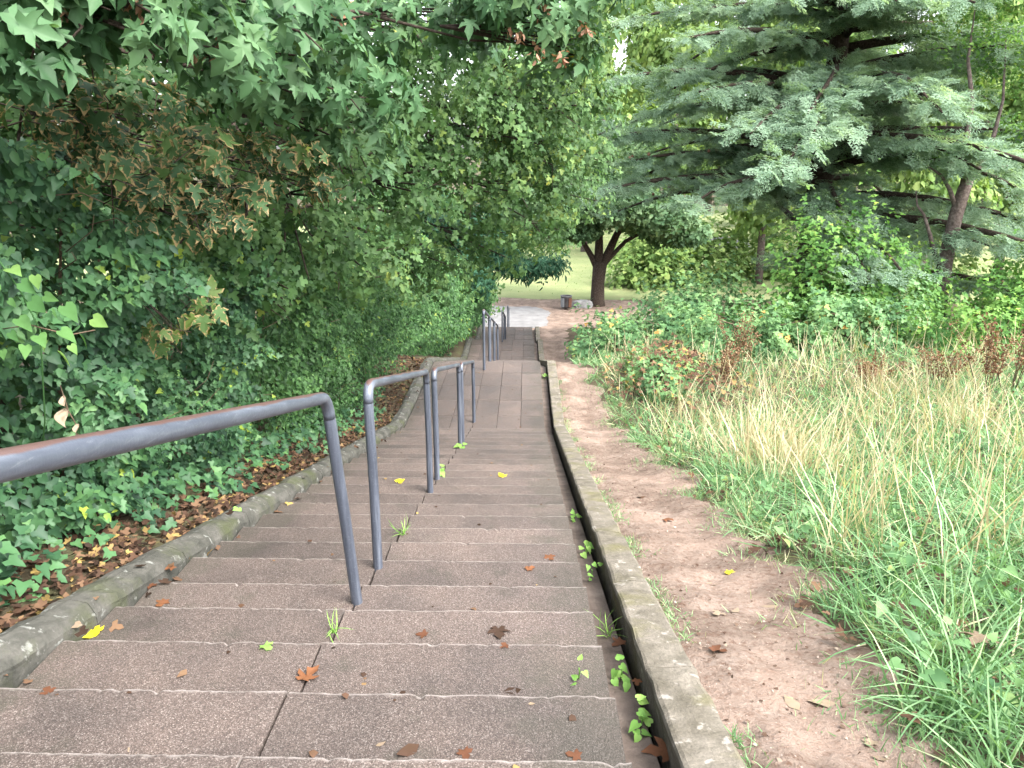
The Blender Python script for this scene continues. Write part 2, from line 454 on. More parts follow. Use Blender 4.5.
M['bark_grey'] = mat_plain('grey_brown_bark', [(.3, (.05, .038, .034)), (.5, (.11, .085, .078)), (.75, (.2, .165, .15))], 12, .95, .1, .03, 25)
M['twig'] = mat_plain('brown_twig', [(.3, (.05, .035, .022)), (.7, (.13, .09, .06))], 20)
M['syc'] = leaf_mat('sycamore_leaf', [(0, (.035, .085, .035)), (.35, (.06, .135, .06)), (.75, (.10, .19, .09)), (.93, (.14, .24, .10)), (.97, (.30, .34, .05)), (1, (.4, .36, .03))], .42, .5, .3, gain=(.87, .88, .87))
M['scorch'] = leaf_mat('scorched_maple_leaf', [(0, (.03, .07, .033)), (.5, (.05, .105, .045)), (.85, (.085, .15, .045)), (1, (.18, .22, .04))], .45, .45, .25, edge=(.38, .27, .13), gain=(.87, .88, .87))
M['ivy'] = leaf_mat('ivy_leaf', [(0, (.025, .065, .035)), (.4, (.045, .11, .05)), (.75, (.07, .16, .065)), (.92, (.12, .24, .08)), (1, (.24, .33, .05))], .38, .5, .25, gain=(.93, .92, .94))
M['privet'] = leaf_mat('hedge_leaf', [(0, (.022, .06, .022)), (.4, (.045, .11, .035)), (.75, (.075, .165, .055)), (.95, (.13, .25, .075)), (1, (.22, .3, .06))], .4, .5, .28, gain=(.93, .92, .94))
M['fmaple'] = leaf_mat('field_maple_leaf', [(0, (.03, .075, .022)), (.4, (.06, .125, .04)), (.72, (.10, .185, .065)), (.9, (.17, .26, .08)), (.96, (.30, .30, .05)), (1, (.36, .22, .06))], .42, .5, .35, gain=(.93, .92, .94))
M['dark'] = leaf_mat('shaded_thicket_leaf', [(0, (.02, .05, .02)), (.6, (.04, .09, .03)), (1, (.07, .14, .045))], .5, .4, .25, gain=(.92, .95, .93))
M['yew'] = leaf_mat('dark_conifer_spray', [(0, (.015, .05, .03)), (1, (.04, .11, .06))], .5, .3, .15)
M['vine'] = leaf_mat('pale_vine_leaf', [(0, (.06, .14, .05)), (.6, (.10, .2, .065)), (1, (.15, .25, .075))], .6, .15, .4)
M['cedar'] = leaf_mat('blue_green_needles', [(0, (.10, .165, .115)), (.4, (.155, .24, .17)), (.75, (.215, .305, .22)), (1, (.28, .37, .235))], .6, .25, .42, tip=(.30, .40, .29))
M['far'] = leaf_mat('distant_foliage', [(0, (.09, .16, .05)), (.5, (.16, .25, .08)), (1, (.27, .34, .12))], .6, .25, .35)
M['dcrown'] = leaf_mat('dark_tree_leaf', [(0, (.05, .10, .05)), (.5, (.09, .16, .08)), (1, (.16, .23, .12))], .5, .35, .35)
M['bramble'] = leaf_mat('bramble_leaf', [(0, (.045, .12, .06)), (.45, (.085, .19, .09)), (.85, (.14, .27, .13)), (.95, (.3, .33, .09)), (1, (.38, .24, .09))], .42, .5, .3, gain=(1.3, 1.12, .95))
M['bush'] = leaf_mat('bright_bush_leaf', [(0, (.05, .12, .03)), (.5, (.10, .2, .045)), (.85, (.17, .28, .06)), (1, (.28, .34, .07))], .45, .4, .35, gain=(1.1, 1.15, 1.3))
M['grass'] = leaf_mat('grass_blade', [(0, (.08, .17, .08)), (.35, (.15, .27, .13)), (.6, (.24, .37, .2)), (.7, (.30, .39, .22)), (.82, (.44, .42, .28)), (1, (.54, .49, .36))], .5, .35, .35)
M['straw'] = leaf_mat('dry_straw', [(0, (.30, .23, .15)), (.5, (.43, .37, .25)), (1, (.58, .52, .39))], .6, .2, .3)
M['dock'] = leaf_mat('rusty_seed_head', [(0, (.10, .052, .034)), (.6, (.19, .105, .066)), (1, (.28, .18, .115))], .8, .15, .2)
M['litter'] = leaf_mat('dead_leaf', [(0, (.02, .013, .01)), (.35, (.042, .025, .018)), (.65, (.08, .044, .029)), (.9, (.15, .09, .056)), (1, (.28, .2, .07))], .7, .25, .1)
M['deadpale'] = leaf_mat('pale_dead_leaf', [(0, (.14, .10, .07)), (1, (.26, .2, .15))], .7, .25, .1)
M['dead_o'] = leaf_mat('orange_brown_leaf', [(0, (.075, .032, .019)), (1, (.165, .07, .034))], .6, .3, .1)
M['dead_y'] = leaf_mat('yellow_leaf', [(0, (.62, .50, .02)), (1, (.75, .62, .03))], .5, .35, .2)
M['crumb'] = leaf_mat('grit_and_crumbs', [(0, (.05, .03, .022)), (.5, (.13, .09, .07)), (1, (.32, .27, .23))], .85, .2, .02)
M['weed'] = leaf_mat('fresh_weed_leaf', [(0, (.13, .27, .06)), (1, (.26, .42, .11))], .5, .4, .35)
M['samara'] = leaf_mat('reddish_winged_seed', [(0, (.24, .11, .075)), (1, (.42, .25, .18))], .6, .25, .25)

# ------------------------------------------------------------------ setting: ground, path, lawn, plaza
xs = np.concatenate([[-2500, -900, -400, -200, -120, -80, -50, -35, -25, -18, -13, -10], np.arange(-8, -3, .4), [-3.0, -2.75, -2.5, -2.34, -2.26, -2.2, -2.16, -1, 0, .54, .58, .64, .68, .73, .8], np.arange(.9, 2.2, .15), np.arange(2.4, 8, .4), np.arange(8.5, 20, 1.), [22, 25, 30, 37, 45, 60, 80, 120, 200, 400, 900, 2500]])
ys = np.concatenate([[-120, -60, -30, -15], np.arange(-8, 50, .3), np.arange(51, 100, 3), [110, 125, 145, 170, 200, 240, 300, 400, 700, 1300, 3000]])
def ground_z(X, Y):
    return G(X, Y) - np.where((X > -2.22) & (X < .62) & (Y < Y_END + .1), .45, 0) - np.where((X > .72) & (X < path_right(Y) - .10) & (Y < 44), .03, 0)
tag(grid('ground', xs, ys, ground_z, M['ground']), kind='structure')

ny, nx = 620, 34
yy = np.concatenate([np.linspace(-2, 14, 400), np.linspace(14.1, 45, 220)])
u = np.linspace(0, 1, nx)
X = .69 + (path_right(yy)[:, None] - .69 + .25) * u[None]
Y = np.repeat(yy[:, None], nx, 1)
Z = path_z(X, Y, u[None])
i = np.arange(ny * nx).reshape(ny, nx)
Fc = np.stack([i[:-1, :-1], i[:-1, 1:], i[1:, 1:], i[1:, :-1]], -1).reshape(-1, 4)
o = link('dirt_path', mesh('dirt_path', np.stack([X, Y, Z], -1).reshape(-1, 3), Fc, True), M['dirt'])
tag(o, kind='structure')

def blob_sheet(name, cx, cy_, rx, ry, z, mat, amp=.12, seed=3, n=200, rings=8):
    nn = Noise(seed, 1.6); V, Fc = [(cx, cy_, float(G(cx, cy_)) + z)], []
    for r in range(1, rings + 1):
        for k in range(n):
            a = 2 * math.pi * k / n; q = 1 + amp * float(nn(math.cos(a) * 2, math.sin(a) * 2)) + .3 * amp * float(nn(math.cos(a) * 11, math.sin(a) * 11))
            c_, s_ = math.cos(a), math.sin(a)
            m = (abs(c_) ** 4 + abs(s_) ** 4) ** -.25        # squarish
            x, y = cx + rx * q * m * c_ * r / rings, cy_ + ry * q * m * s_ * r / rings
            V.append((x, y, float(G(x, y)) + (z if r < rings else z - .03)))
    for k in range(n): Fc.append((0, 1 + k, 1 + (k + 1) % n))
    for r in range(rings - 1):
        for k in range(n):
            a, b = 1 + r * n + k, 1 + r * n + (k + 1) % n; Fc.append((a, a + n, b + n, b))
    return tag(link(name, mesh(name, V, Fc, True), mat), kind='structure')
tag(grid('lawn', np.linspace(-60, 70, 60), np.linspace(50, 150, 60), lambda X, Y: G(X, Y) + .02 - .1 * (Y < 50.5), M['lawn']), kind='structure')
blob_sheet('bare_earth', 1.2, 46.6, 7.0, 5.2, .035, M['dirt'], .07, 5)
blob_sheet('gravel_plaza', -1.9, 45.3, 3.5, 3.6, .05, M['plaza'], .03, 9)
blob_sheet('road', 20.5, 88, 4.5, 7, .05, M['plaza'], .03, 12)

# ------------------------------------------------------------------ staircase: base, slabs, pavers
XL, XJ, XR = -2.09, -.91, .35
sy_, sz_ = [], []
for s in STEPS: sy_ += [s[0], s[1]]; sz_ += [ZC - s[2] - .14] * 2
V, Fc = [], []
for y, z in zip(sy_, sz_):
    for x, dz in ((XL + .01, -.5), (XL + .01, 0), (XR - .01, 0), (XR - .01, -.5)): V.append((x, y, z + dz))
for k in range(len(sy_) - 1):
    for j in range(3): Fc.append((4 * k + j, 4 * k + j + 1, 4 * k + 5 + j, 4 * k + 4 + j))
stair = tag(link('staircase', mesh('staircase', V, Fc), M['base']), kind='structure')
def slab_mesh(w, d, th, seed, near):
    """a step slab, origin at the middle of its top front edge; a worn, slightly chipped nosing"""
    r = np.random.default_rng(seed); n = 64 if near else 14
    t = np.linspace(-w / 2, w / 2, n + 1)
    nz = Noise(seed, .5, 1); nz2 = Noise(seed + 50, .09, 1)
    e = .0015 * nz(t) + .0012 * nz2(t)
    for _ in range(3 if near else 1):                       # chips in the front edge
        c, ww, dp = r.uniform(-w / 2, w / 2), r.uniform(.004, .016), r.uniform(.004, .014); e = e - dp * np.exp(-((t - c) / ww) ** 2)
    prof = [(-d, 0, 0), (-d * .5, .0015, 0), (-.05, 0, 0), (-.02, -.001, .55), (-.006, -.005, 1), (0, -.018, .9), (-.001, -th * .6, 0), (0, -th, 0)]
    V, A = [], []
    for k, x in enumerate(t):
        for j, (y, z, a) in enumerate(prof):
            fr = 1 if 3 <= j <= 5 else 0
            V.append((x, y + e[k] * (1 if j >= 3 else 0), z + min(e[k], 0) * .6 * fr)); A.append(a)
    m = len(prof); Fc = [(k * m + j, k * m + j + 1, (k + 1) * m + j + 1, (k + 1) * m + j) for k in range(n) for j in range(m - 1)]
    for k in (0, n):                                        # end faces
        b = len(V); V.append((t[k], -d, -th)); A.append(0); ring = [k * m + j for j in range(m)] + [b]
        Fc.append(tuple(ring if k == 0 else ring[::-1]))
    return mesh('step_slab', V, Fc, False, {'edge': A})
slab_cache = {}
rs = random.Random(3)
for (y0, y1, drop, land) in STEPS:
    if land: continue
    near = y0 < 7
    for (x0, x1) in ((XL, XJ - .006), (XJ + .006, XR)):
        w, d = x1 - x0, y1 - y0 - .003
        key = (round(w, 3), round(d, 2), near, rs.randrange(5) if near else rs.randrange(3))
        if key not in slab_cache: slab_cache[key] = slab_mesh(w, d, .14, hash(key) % 9999, near); slab_cache[key].materials.append(M['agg'])
        o = bpy.data.objects.new('step_slab', slab_cache[key]); C.objects.link(o); o.parent = stair
        jx, jy = rs.uniform(-.004, .004), rs.uniform(-.009, .003)
        o.location = ((x0 + x1) / 2 + jx * .5, y1 + jy, ZC - drop + rs.uniform(-.004, .004))
        o.rotation_euler = (rs.uniform(-.004, .004), rs.uniform(-.002, .002), rs.uniform(-.003, .003))
        if rs.random() < .5: o.scale = (-1, 1, 1)
def paver_mesh(w, d):
    b = .004; V, A = [], []
    for (sx, sy2, z) in [(w / 2, d / 2, -.1), (w / 2, d / 2, -.008), (w / 2 - b, d / 2 - b, 0)]:
        for qx, qy in ((-1, -1), (1, -1), (1, 1), (-1, 1)): V.append((qx * sx, qy * sy2, z)); A.append(0)
    Fc = [(8, 9, 10, 11)] + [(4 * r + k, 4 * r + (k + 1) % 4, 4 * r + 4 + (k + 1) % 4, 4 * r + 4 + k) for r in range(2) for k in range(4)]
    me = mesh('paver', V, Fc, False, {'edge': A}); me.materials.append(M['agg']); return me
for (y0, y1, drop, land) in STEPS:
    if not land: continue
    rows = max(2, round((y1 - y0) / .95)); d = (y1 - y0) / rows
    cols = [(XL, XL + .39), (XL + .39, XL + .785), (XL + .785, XJ), (XJ, XJ + .42), (XJ + .42, XJ + .84), (XJ + .84, XR)]
    pm = {}
    for r in range(rows):
        for (a, b) in cols:
            w = round(b - a - .004, 3)
            if w not in pm: pm[w] = paver_mesh(w, d - .016)
            o = bpy.data.objects.new('paver', pm[w]); C.objects.link(o); o.parent = stair
            o.location = ((a + b) / 2, y0 + (r + .5) * d, ZC - drop + rs.uniform(-.006, .006)); o.rotation_euler = (rs.uniform(-.006, .006), rs.uniform(-.003, .003), 0)

# gutter strip with a deep narrow slot against the kerb
yv = np.concatenate([np.arange(-3, 12.2, .4), [12.3, 13, 14, 15, 16, 16.58], np.arange(17, Y_END, .8)])
V, Fc = [], []
for y in yv:
    z = float(line(y)) - .125
    for x, dz in ((XR - .02, 0), (.41, -.006), (.474, 0), (.478, -.25), (.60, -.26)): V.append((x, y, z + dz))
for k in range(len(yv) - 1):
    for j in range(4): Fc.append((5 * k + j, 5 * k + j + 1, 5 * k + 6 + j, 5 * k + 5 + j))
tag(link('gutter', mesh('gutter', V, Fc), M['gutter']), kind='structure')

# kerbs: a row of stones each
def kerb(label, xi, xo, lift, mat, length, seed, rounded, under):
    k0 = empty('kerb', ((xi + xo) / 2, 2.0, float(line(2.0))), label, 'kerb')
    ends = [-2.6]
    r = random.Random(seed)
    brk = [12.1, 16.6, 25.9, 29.1, 33.2, 36.5]
    while ends[-1] < Y_END - .3:
        nxt = ends[-1] + length * r.uniform(.92, 1.08)
        for b in brk:
            if ends[-1] < b - .25 and nxt > b - .25: nxt = b; break
        ends.append(min(nxt, Y_END))
    nz = Noise(seed, .22, 3); nz2 = Noise(seed + 1, .05, 3)
    w = xo - xi; s = 1 if xo > xi else -1; aw = abs(w)
    c = .07 if rounded else .02
    prof = [(under, -.30), (under * .5, -.09), (0, -c), (c * .3, -c * .3), (c, 0), (aw * .5, .012 if rounded else .003), (aw - c, 0), (aw - c * .3, -c * .3), (aw, -c), (aw, -.30)]
    for a, b in zip(ends[:-1], ends[1:]):
        m = 9 if a < 10 else 4; V, Fc = [], []; dz, dx = r.uniform(-.0015, .0015), r.uniform(-.0012, .0012)
        tt = np.linspace(a + .004, b - .004, m)
        for y in tt:
            zl = float(np.interp(y, [a, b], [line(a + .001), line(b - .001)]))
            end = .003 if y in (tt[0], tt[-1]) else 0
            for (px_, pz) in prof:
                x = xi + s * px_ + dx; z = zl + lift + pz + dz - end * (pz > -.15)
                q = (.006 if rounded else .003) * float(nz(x, y, z)) + .0018 * float(nz2(x, y, z))
                V.append((x + q * s * (.6 if pz > -.2 else 0), y, z + q * (1 if pz > -.05 else 0)))
        n = len(prof)
        for i_ in range(m - 1):
            for j in range(n - 1): Fc.append((i_ * n + j, i_ * n + j + 1, (i_ + 1) * n + j + 1, (i_ + 1) * n + j))
        Fc.append(tuple(range(n))); Fc.append(tuple((m - 1) * n + j for j in range(n - 1, -1, -1)))
        if s < 0: Fc = [f[::-1] for f in Fc]
        link('kerb_stone', mesh('kerb_stone', V, Fc, False), mat, k0)
    return k0
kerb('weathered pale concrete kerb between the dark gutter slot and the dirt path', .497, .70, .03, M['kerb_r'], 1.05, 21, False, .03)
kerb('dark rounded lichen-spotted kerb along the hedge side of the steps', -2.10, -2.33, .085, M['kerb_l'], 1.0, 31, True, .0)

# ------------------------------------------------------------------ handrails
def handrail(ya, yb, label, off=(0, 0), h=1.154, slope_line=None, lean=(0, 0)):
    f = slope_line or (lambda y: ZC - (1.36 + .257 * y))
    x = XJ + .01; r, br = .0295, .11
    za, zb = f(ya) + h, f(yb) + h
    base = empty('handrail', (x, (ya + yb) / 2, H(x, (ya + yb) / 2)), label, 'handrail', 'handrails along the middle of the stairs')
    A, B = np.array([x, ya, za]), np.array([x + lean[0], yb + lean[1], zb])
    fa, fb = np.array([x, ya, H(x, ya) - .03]), np.array([x, yb, H(x, yb) - .03])
    def bend(foot, c, other):
        u_ = norm(foot - c); v_ = norm(other - c); P0, P1 = c + u_ * br, c + v_ * br
        return [(1 - t) ** 2 * P0 + 2 * t * (1 - t) * c + t * t * P1 for t in np.linspace(0, 1, 8)]
    b1, b2 = bend(fa, A, B), bend(fb, B, A)
    MB().tube(b1 + [b1[-1] * .66 + b2[-1] * .34, b1[-1] * .34 + b2[-1] * .66] + b2[::-1], r, 14).build('top_rail', M['metal'], base)
    for foot, bb in ((fa, b1), (fb, b2)):
        MB().tube([foot, (foot * .5 + bb[0] * .5) + np.array([.003, 0, 0]), bb[0]], r * .995, 14, False).build('post', M['metal'], base)
S2 = lambda y: ZC - (L1 + (y - 16.58) * .114 / .43)
S3 = lambda y: ZC - (L2 + (y - 29.1) * .114 / .43)
S4 = lambda y: ZC - (L3 + (y - 36.5) * (L4 - L3) / 12 / .43)
handrail(.75, 3.52, 'nearest grey tubular handrail with rusty brown top crossing the left edge', lean=(-.05, -.12))
handrail(4.08, 6.55, 'grey hoop handrail with scuffed blue paint post, second down the stairs')
handrail(7.1, 9.75, 'grey hoop handrail third down the stairs above the paved landing')
handrail(10.15, 12.5, 'small grey hoop handrail ending on the paved landing, fourth down')
handrail(15.9, 18.3, 'far handrail starting at the lower edge of the paved landing', slope_line=S2)
handrail(18.7, 21.1, 'far handrail in the middle of the second flight', slope_line=S2)
handrail(21.5, 23.9, 'far handrail at the foot of the second flight', slope_line=S2)
handrail(28.7, 31.2, 'thin distant handrail on the third flight before the grey plaza', slope_line=S3)
handrail(31.6, 33.4, 'thin distant handrail low on the third flight before the plaza', slope_line=S3)
handrail(37.6, 40.6, 'farthest handrail, a dark sliver just before the plaza', slope_line=S4)

# ------------------------------------------------------------------ left side: hedge shrubs
hn, hn2 = Noise(41, .9, 3), Noise(42, .35, 3)
def face_x(y, h):
    base = np.interp(h, [-.2, 0, .4, .9, 1.6, 2.4, 4], [-3.15, -3.05, -2.85, -2.66, -2.52, -2.46, -2.5])
    base = base + np.interp(y, [2, 8, 12, 15, 19, 24, 30, 45], [-.06, -.08, -.12, -.02, .28, .5, .6, .7]) * np.clip(h / .8, 0, 1)
    return base
def hedge_leaves(y0, y1, h1, n, size, seed, h0=0., gappy=.3):
    r = np.random.default_rng(seed)
    y = r.uniform(y0, y1, n); h = h0 + (h1 - h0) * r.uniform(0, 1, n) ** .9
    # rounded ends and top of every shrub
    mid, half = (y0 + y1) / 2, (y1 - y0) / 2
    rnd_ = .22 * np.clip((np.abs(y - mid) / half) ** 4, 0, 1) + .35 * np.clip((h / h1 - .6) / .4, 0, 1) ** 2
    cl = hn(y, h, y * 0) * .17 + hn2(y, h, y * 0) * .09
    depth = r.exponential(.11, n) + r.uniform(0, .05, n)
    depth = np.where(r.uniform(size=n) < .22, r.uniform(.1, .9, n), depth)
    x = face_x(y, h) - rnd_ + cl - depth
    z = G(np.full(n, -3.0), y) + h
    nrm = np.array([.5, -.6, .58]) + r.normal(size=(n, 3)) * .42
    tip = np.array([.35, -.15, -.85]) + r.normal(size=(n, 3)) * .45
    s = size * r.uniform(.45, 1.3, n)
    return np.stack([x, y, z], -1), frames(nrm, tip), s, r
def leaf_rnd(pos, r, sc_=.8, spread=.22, shift=0):
    nn = Noise(77, sc_, 3)
    v = np.clip(.5 + shift + .2 * nn(pos[:, 0], pos[:, 1], pos[:, 2]) + r.normal(size=len(pos)) * spread, 0, 1)
    return np.where((v > .88) & (r.uniform(size=len(v)) < .72), r.uniform(.55, .88, len(v)), v)
def stems(parent, pts, mat, rad=.012):
    for p in pts:
        MB().tube(p, [rad, rad * .8, rad * .5], 6).build('stem', mat, parent)
hedges = [
 # y0, y1, height, leaves, template, size, material, singles, label
 (2.4, 5.4, 2.5, 11500, IVY, .066, 'ivy', 300, 'dense ivy-leaved shrub behind the nearest handrail post'),
 (5.2, 7.6, 2.6, 10500, MAP8, .055, 'ivy', 0, 'small-leaved green hedge shrub beyond the second handrail'),
 (7.4, 10.0, 2.7, 11000, OVA, .056, 'privet', 0, 'glossy privet-like hedge shrub above the leaf litter strip'),
 (9.8, 12.6, 2.8, 11000, OVA, .058, 'privet', 0, 'dark green hedge shrub beside the start of the paved landing'),
 (12.4, 16.0, 2.9, 10000, OVA, .062, 'privet', 0, 'dense hedge shrub along the paved landing'),
 (15.8, 20.5, 3.0, 8500, OVA, .075, 'privet', 0, 'hedge shrub overhanging the second flight of steps'),
 (20.2, 26.0, 3.2, 7000, OVA, .095, 'privet', 0, 'hedge shrub halfway down the second flight, crowding the kerb'),
 (25.6, 33.0, 3.4, 6500, OVA, .12, 'privet', 0, 'distant hedge shrub leaning over the lower steps'),
 (32.5, 42.0, 3.6, 6000, OVA, .15, 'privet', 0, 'farthest dark hedge shrub at the edge of the plaza'),
]
for k, (y0, y1, h1, n, tpl, size, mt, singles, label) in enumerate(hedges):
    ym = (y0 + y1) / 2
    e = empty('hedge_shrub', (-3.4, ym, float(G(-3.4, ym))), label, 'shrub', 'hedge on the left of the stairs')
    pos, Rm, s, r = hedge_leaves(y0, y1, h1, n, size, 100 + k)
    rd = leaf_rnd(pos, r, .8, .2, -.02)
    m = pick_near(pos, singles) if singles else np.zeros(n, bool)
    mixt = [tpl, HEA, tpl, MAP8, OVA] if k < 3 else ([OVA, OVA, MAP8] if k < 6 else [OVA])
    if singles: single_leaves('leaf', mixt, pos[m], Rm[m], s[m], M[mt], e, rd[m])
    leaf_mesh('foliage', scatter_mix(mixt, pos[~m], Rm[~m], s[~m], rd[~m]), M[mt], e, kind='stuff')
    for j in range(9 if k < 6 else 0):      # bare canes that poke out of the leaves
        yb, hb = r.uniform(y0, y1), r.uniform(.3, h1 * .9); xb = float(face_x(yb, hb)); zb = float(G(-3., yb)) + hb
        dv = np.array([r.uniform(.05, .22), r.uniform(-.3, .3), r.uniform(-.25, .3)])
        MB().tube([np.array([xb - .25, yb, zb - .1]), np.array([xb - .02, yb, zb]) + dv * .4, np.array([xb, yb, zb]) + dv], [.004, .003, .0015], 5).build('cane', M['twig'], e)
    for j in range(4):
        yb = y0 + (j + .5) * (y1 - y0) / 4; zb = float(G(-3.5, yb))
        MB().tube([(-3.45, yb, zb - .05), (-3.35, yb + .1, zb + h1 * .4), (-3.1, yb + .05, zb + h1 * .85)], [.022, .017, .008], 6).build('stem', M['twig'], e)

# thicket further back on the left, so that the hedge has depth
for k, (y0, y1, h1, n, label) in enumerate([(-1, 6, 7.5, 7000, 'shaded thicket tree behind the nearest hedge shrubs'), (6, 13, 8.0, 7000, 'shaded thicket tree behind the middle of the hedge'), (13, 24, 7.5, 5500, 'shaded thicket tree behind the hedge along the landing'), (24, 44, 9, 6000, 'tall shaded thicket tree behind the far end of the hedge')]):
    r = np.random.default_rng(300 + k); ym = (y0 + y1) / 2
    e = empty('thicket_tree', (-5.2, ym, float(G(-5.2, ym))), label, 'tree')
    y = r.uniform(y0, y1, n); h = r.uniform(.1, h1, n); cl = Noise(44, 1.4, 2)(y, h) * .35
    x = -3.9 - .1 * (h > 2.5) + cl - np.abs(r.normal(size=n)) * .8
    x = np.where(h > 4.5, x - (h - 4.5) * .08, x)
    pos = np.stack([x, y, G(np.full(n, -4.), y) + h], -1)
    Rm = frames(np.array([.6, -.4, .6]) + r.normal(size=(n, 3)) * .5, np.array([.3, 0, -.9]) + r.normal(size=(n, 3)) * .5)
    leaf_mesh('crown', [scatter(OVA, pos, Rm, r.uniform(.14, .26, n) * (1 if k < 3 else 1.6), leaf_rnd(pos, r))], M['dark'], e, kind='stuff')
    zb = float(G(-5.2, ym))
    tr = MB().tube([(-5.2, ym, zb - .1), (-5.15, ym + .1, zb + h1 * .4), (-5.0, ym, zb + h1 * .8)], [.16, .12, .05], 8)
    for j in range(7):
        a = r.uniform(-1, 1); zz = zb + h1 * r.uniform(.2, .7)
        tr.tube([(-5.15, ym, zz), (-4.5, ym + a * (y1 - y0) * .25, zz + .5), (-3.8, ym + a * (y1 - y0) * .45, zz + .7 + r.uniform(-.2, .5))], [.05, .035, .012], 6)
    tr.build('trunk', M['bark'], e)

# ------------------------------------------------------------------ left side: maples overhead
def lobes_leaves(lobes, dens, size, r, up=.55, shell=.28, flat=.75, per=6, spread=.5):
    """leaves in rosettes: every twig tip carries a few leaves that radiate from it and droop"""
    P, N, T, LB = [], [], [], []
    for k, (px_, py_, Yd, rad) in enumerate(lobes):
        c = at(px_, py_, Yd); n = max(1, int(dens * rad * rad / per))
        d = norm(r.normal(size=(n, 3))); q = np.clip(1 - np.abs(r.normal(size=n)) * shell, .15, 1)
        nn = Noise(500 + k, 1.1, 3); q = q * (1 + .22 * nn(d[:, 0] * rad, d[:, 1] * rad, d[:, 2] * rad))
        p = c + d * np.array([1, 1, flat]) * (q * rad)[:, None]
        cn = norm(d * .45 + np.array([.2, -.45, up]) + r.normal(size=(n, 3)) * .25)
        cx = norm(np.cross(cn, r.normal(size=(n, 3)))); cyv = np.cross(cn, cx)
        a0 = r.uniform(0, 6.28, n)
        for j in range(per):
            a = a0 + 6.28 * j / per + r.normal(size=n) * .3
            t = cx * np.cos(a)[:, None] + cyv * np.sin(a)[:, None]
            P.append(p + t * (size * spread * r.uniform(.3, 1.3, (n, 1))) + r.normal(size=(n, 3)) * size * .35)
            T.append(t * .8 + np.array([.05, -.1, -.55]) + r.normal(size=(n, 3)) * .2); N.append(cn + t * .28 + r.normal(size=(n, 3)) * .22); LB.append(np.full(n, k))
    P, N, T = np.concatenate(P), np.concatenate(N), np.concatenate(T); n = len(P)
    return P, frames(N, T), size * r.uniform(.45, 1.25, n), np.concatenate(LB)
def tree_limbs(name, base, top, lobes, mat, parent, r0, seg=8, fork=.45):
    """a trunk and a limb that runs to every lobe of the crown"""
    r = np.random.default_rng(len(lobes)); base, top = np.array(base, float), np.array(top, float)
    MB().tube([base - np.array([0, 0, .15]), base * .7 + top * .3 + np.array([.06, .03, 0]), base * .35 + top * .65, top], [r0 * 1.25, r0, r0 * .85, r0 * .5], 10).build('trunk', mat, parent)
    for l in lobes:
        c = at(*l[:3]); t = np.clip(.45 + .5 * (c[2] - base[2]) / max(top[2] - base[2], .1) * .6, .4, .95)
        s = base * (1 - t) + top * t; mid = (s + c) / 2 + np.array([0, 0, .25]) + r.normal(size=3) * .12
        rr = max(.01, r0 * .13 + .012 * l[3]); k1, k2 = r.normal(size=3) * .16, r.normal(size=3) * .12
        mb = MB().tube([s, s * .7 + mid * .3 + k2, s * .4 + mid * .6 + k1, mid, mid * .6 + c * .4 - k2 * .7, mid * .3 + c * .7 + k1 * .4, c], [rr, rr * .9, rr * .8, rr * .65, rr * .5, rr * .35, rr * .15], 7)
        for j in range(5):
            e_ = c + norm(r.normal(size=3) + np.array([.3, -.2, 0])) * l[3] * .85; mb.tube([mid * .4 + c * .6, (c + e_) / 2 + r.normal(size=3) * .05, e_], [rr * .4, rr * .25, .004], 5)
        mb.build('limb', mat, parent)

# sycamore, large lobed leaves, nearest
syc_l = [(40, 5, 3.7, .42), (150, -5, 3.9, .45), (205, 45, 4.2, .36), (110, 10, 3.5, .3), (290, 15, 4.8, .5), (265, 75, 5.0, .38), (320, 70, 5.6, .45), (345, 130, 6.0, .4), (360, 20, 6.2, .5), (-30, 20, 3.3, .4), (535, 12, 6.2, .40), (572, 45, 6.4, .30), (500, -15, 6.0, .45), (600, -20, 6.3, .35), (460, 25, 6.6, .4)]
r = np.random.default_rng(61)
e = empty('sycamore_tree', (-5.0, 4.6, float(G(-5.0, 4.6))), 'sycamore tree with large lobed leaves and drooping seeds, overhanging top left', 'tree')
P, Rm, s, lb = lobes_leaves(syc_l, 1150, .118, r, .5, .22, .65)
rd = leaf_rnd(P, r, .9, .2, .08); rd = np.where(rd > .95, np.where(r.uniform(size=len(rd)) < .25, rd, .9), rd)
m = pick_near(P, 300)
single_leaves('leaf', SYCS, P[m], Rm[m], s[m], M['syc'], e, rd[m], 8)
leaf_mesh('foliage', scatter_mix(SYCS, P[~m], Rm[~m], s[~m], rd[~m]), M['syc'], e, kind='stuff')
tree_limbs('trunk', (-5.0, 4.6, float(G(-5.0, 4.6))), (-4.2, 5.0, ZC + 2.6), syc_l, M['bark'], e, .17)
for (px_, py_, Yd) in [(60, 8, 3.55), (200, 50, 4.0), (218, 50, 4.05), (330, 18, 5.2), (517, 32, 6.0), (540, 52, 6.0), (560, 57, 6.05), (585, 28, 6.1), (545, 8, 6.0), (135, 2, 3.6), (345, 12, 5.6)]:
    c = at(px_, py_, Yd); n = 14
    p = c + r.normal(size=(n, 3)) * .035; Rn = frames(r.normal(size=(n, 3)), np.array([0, 0, -1.]) + r.normal(size=(n, 3)) * .5)
    leaf_mesh('seed_cluster', [scatter(OVA, p, Rn, .055, r.uniform(size=n))], M['samara'], e, kind='stuff')

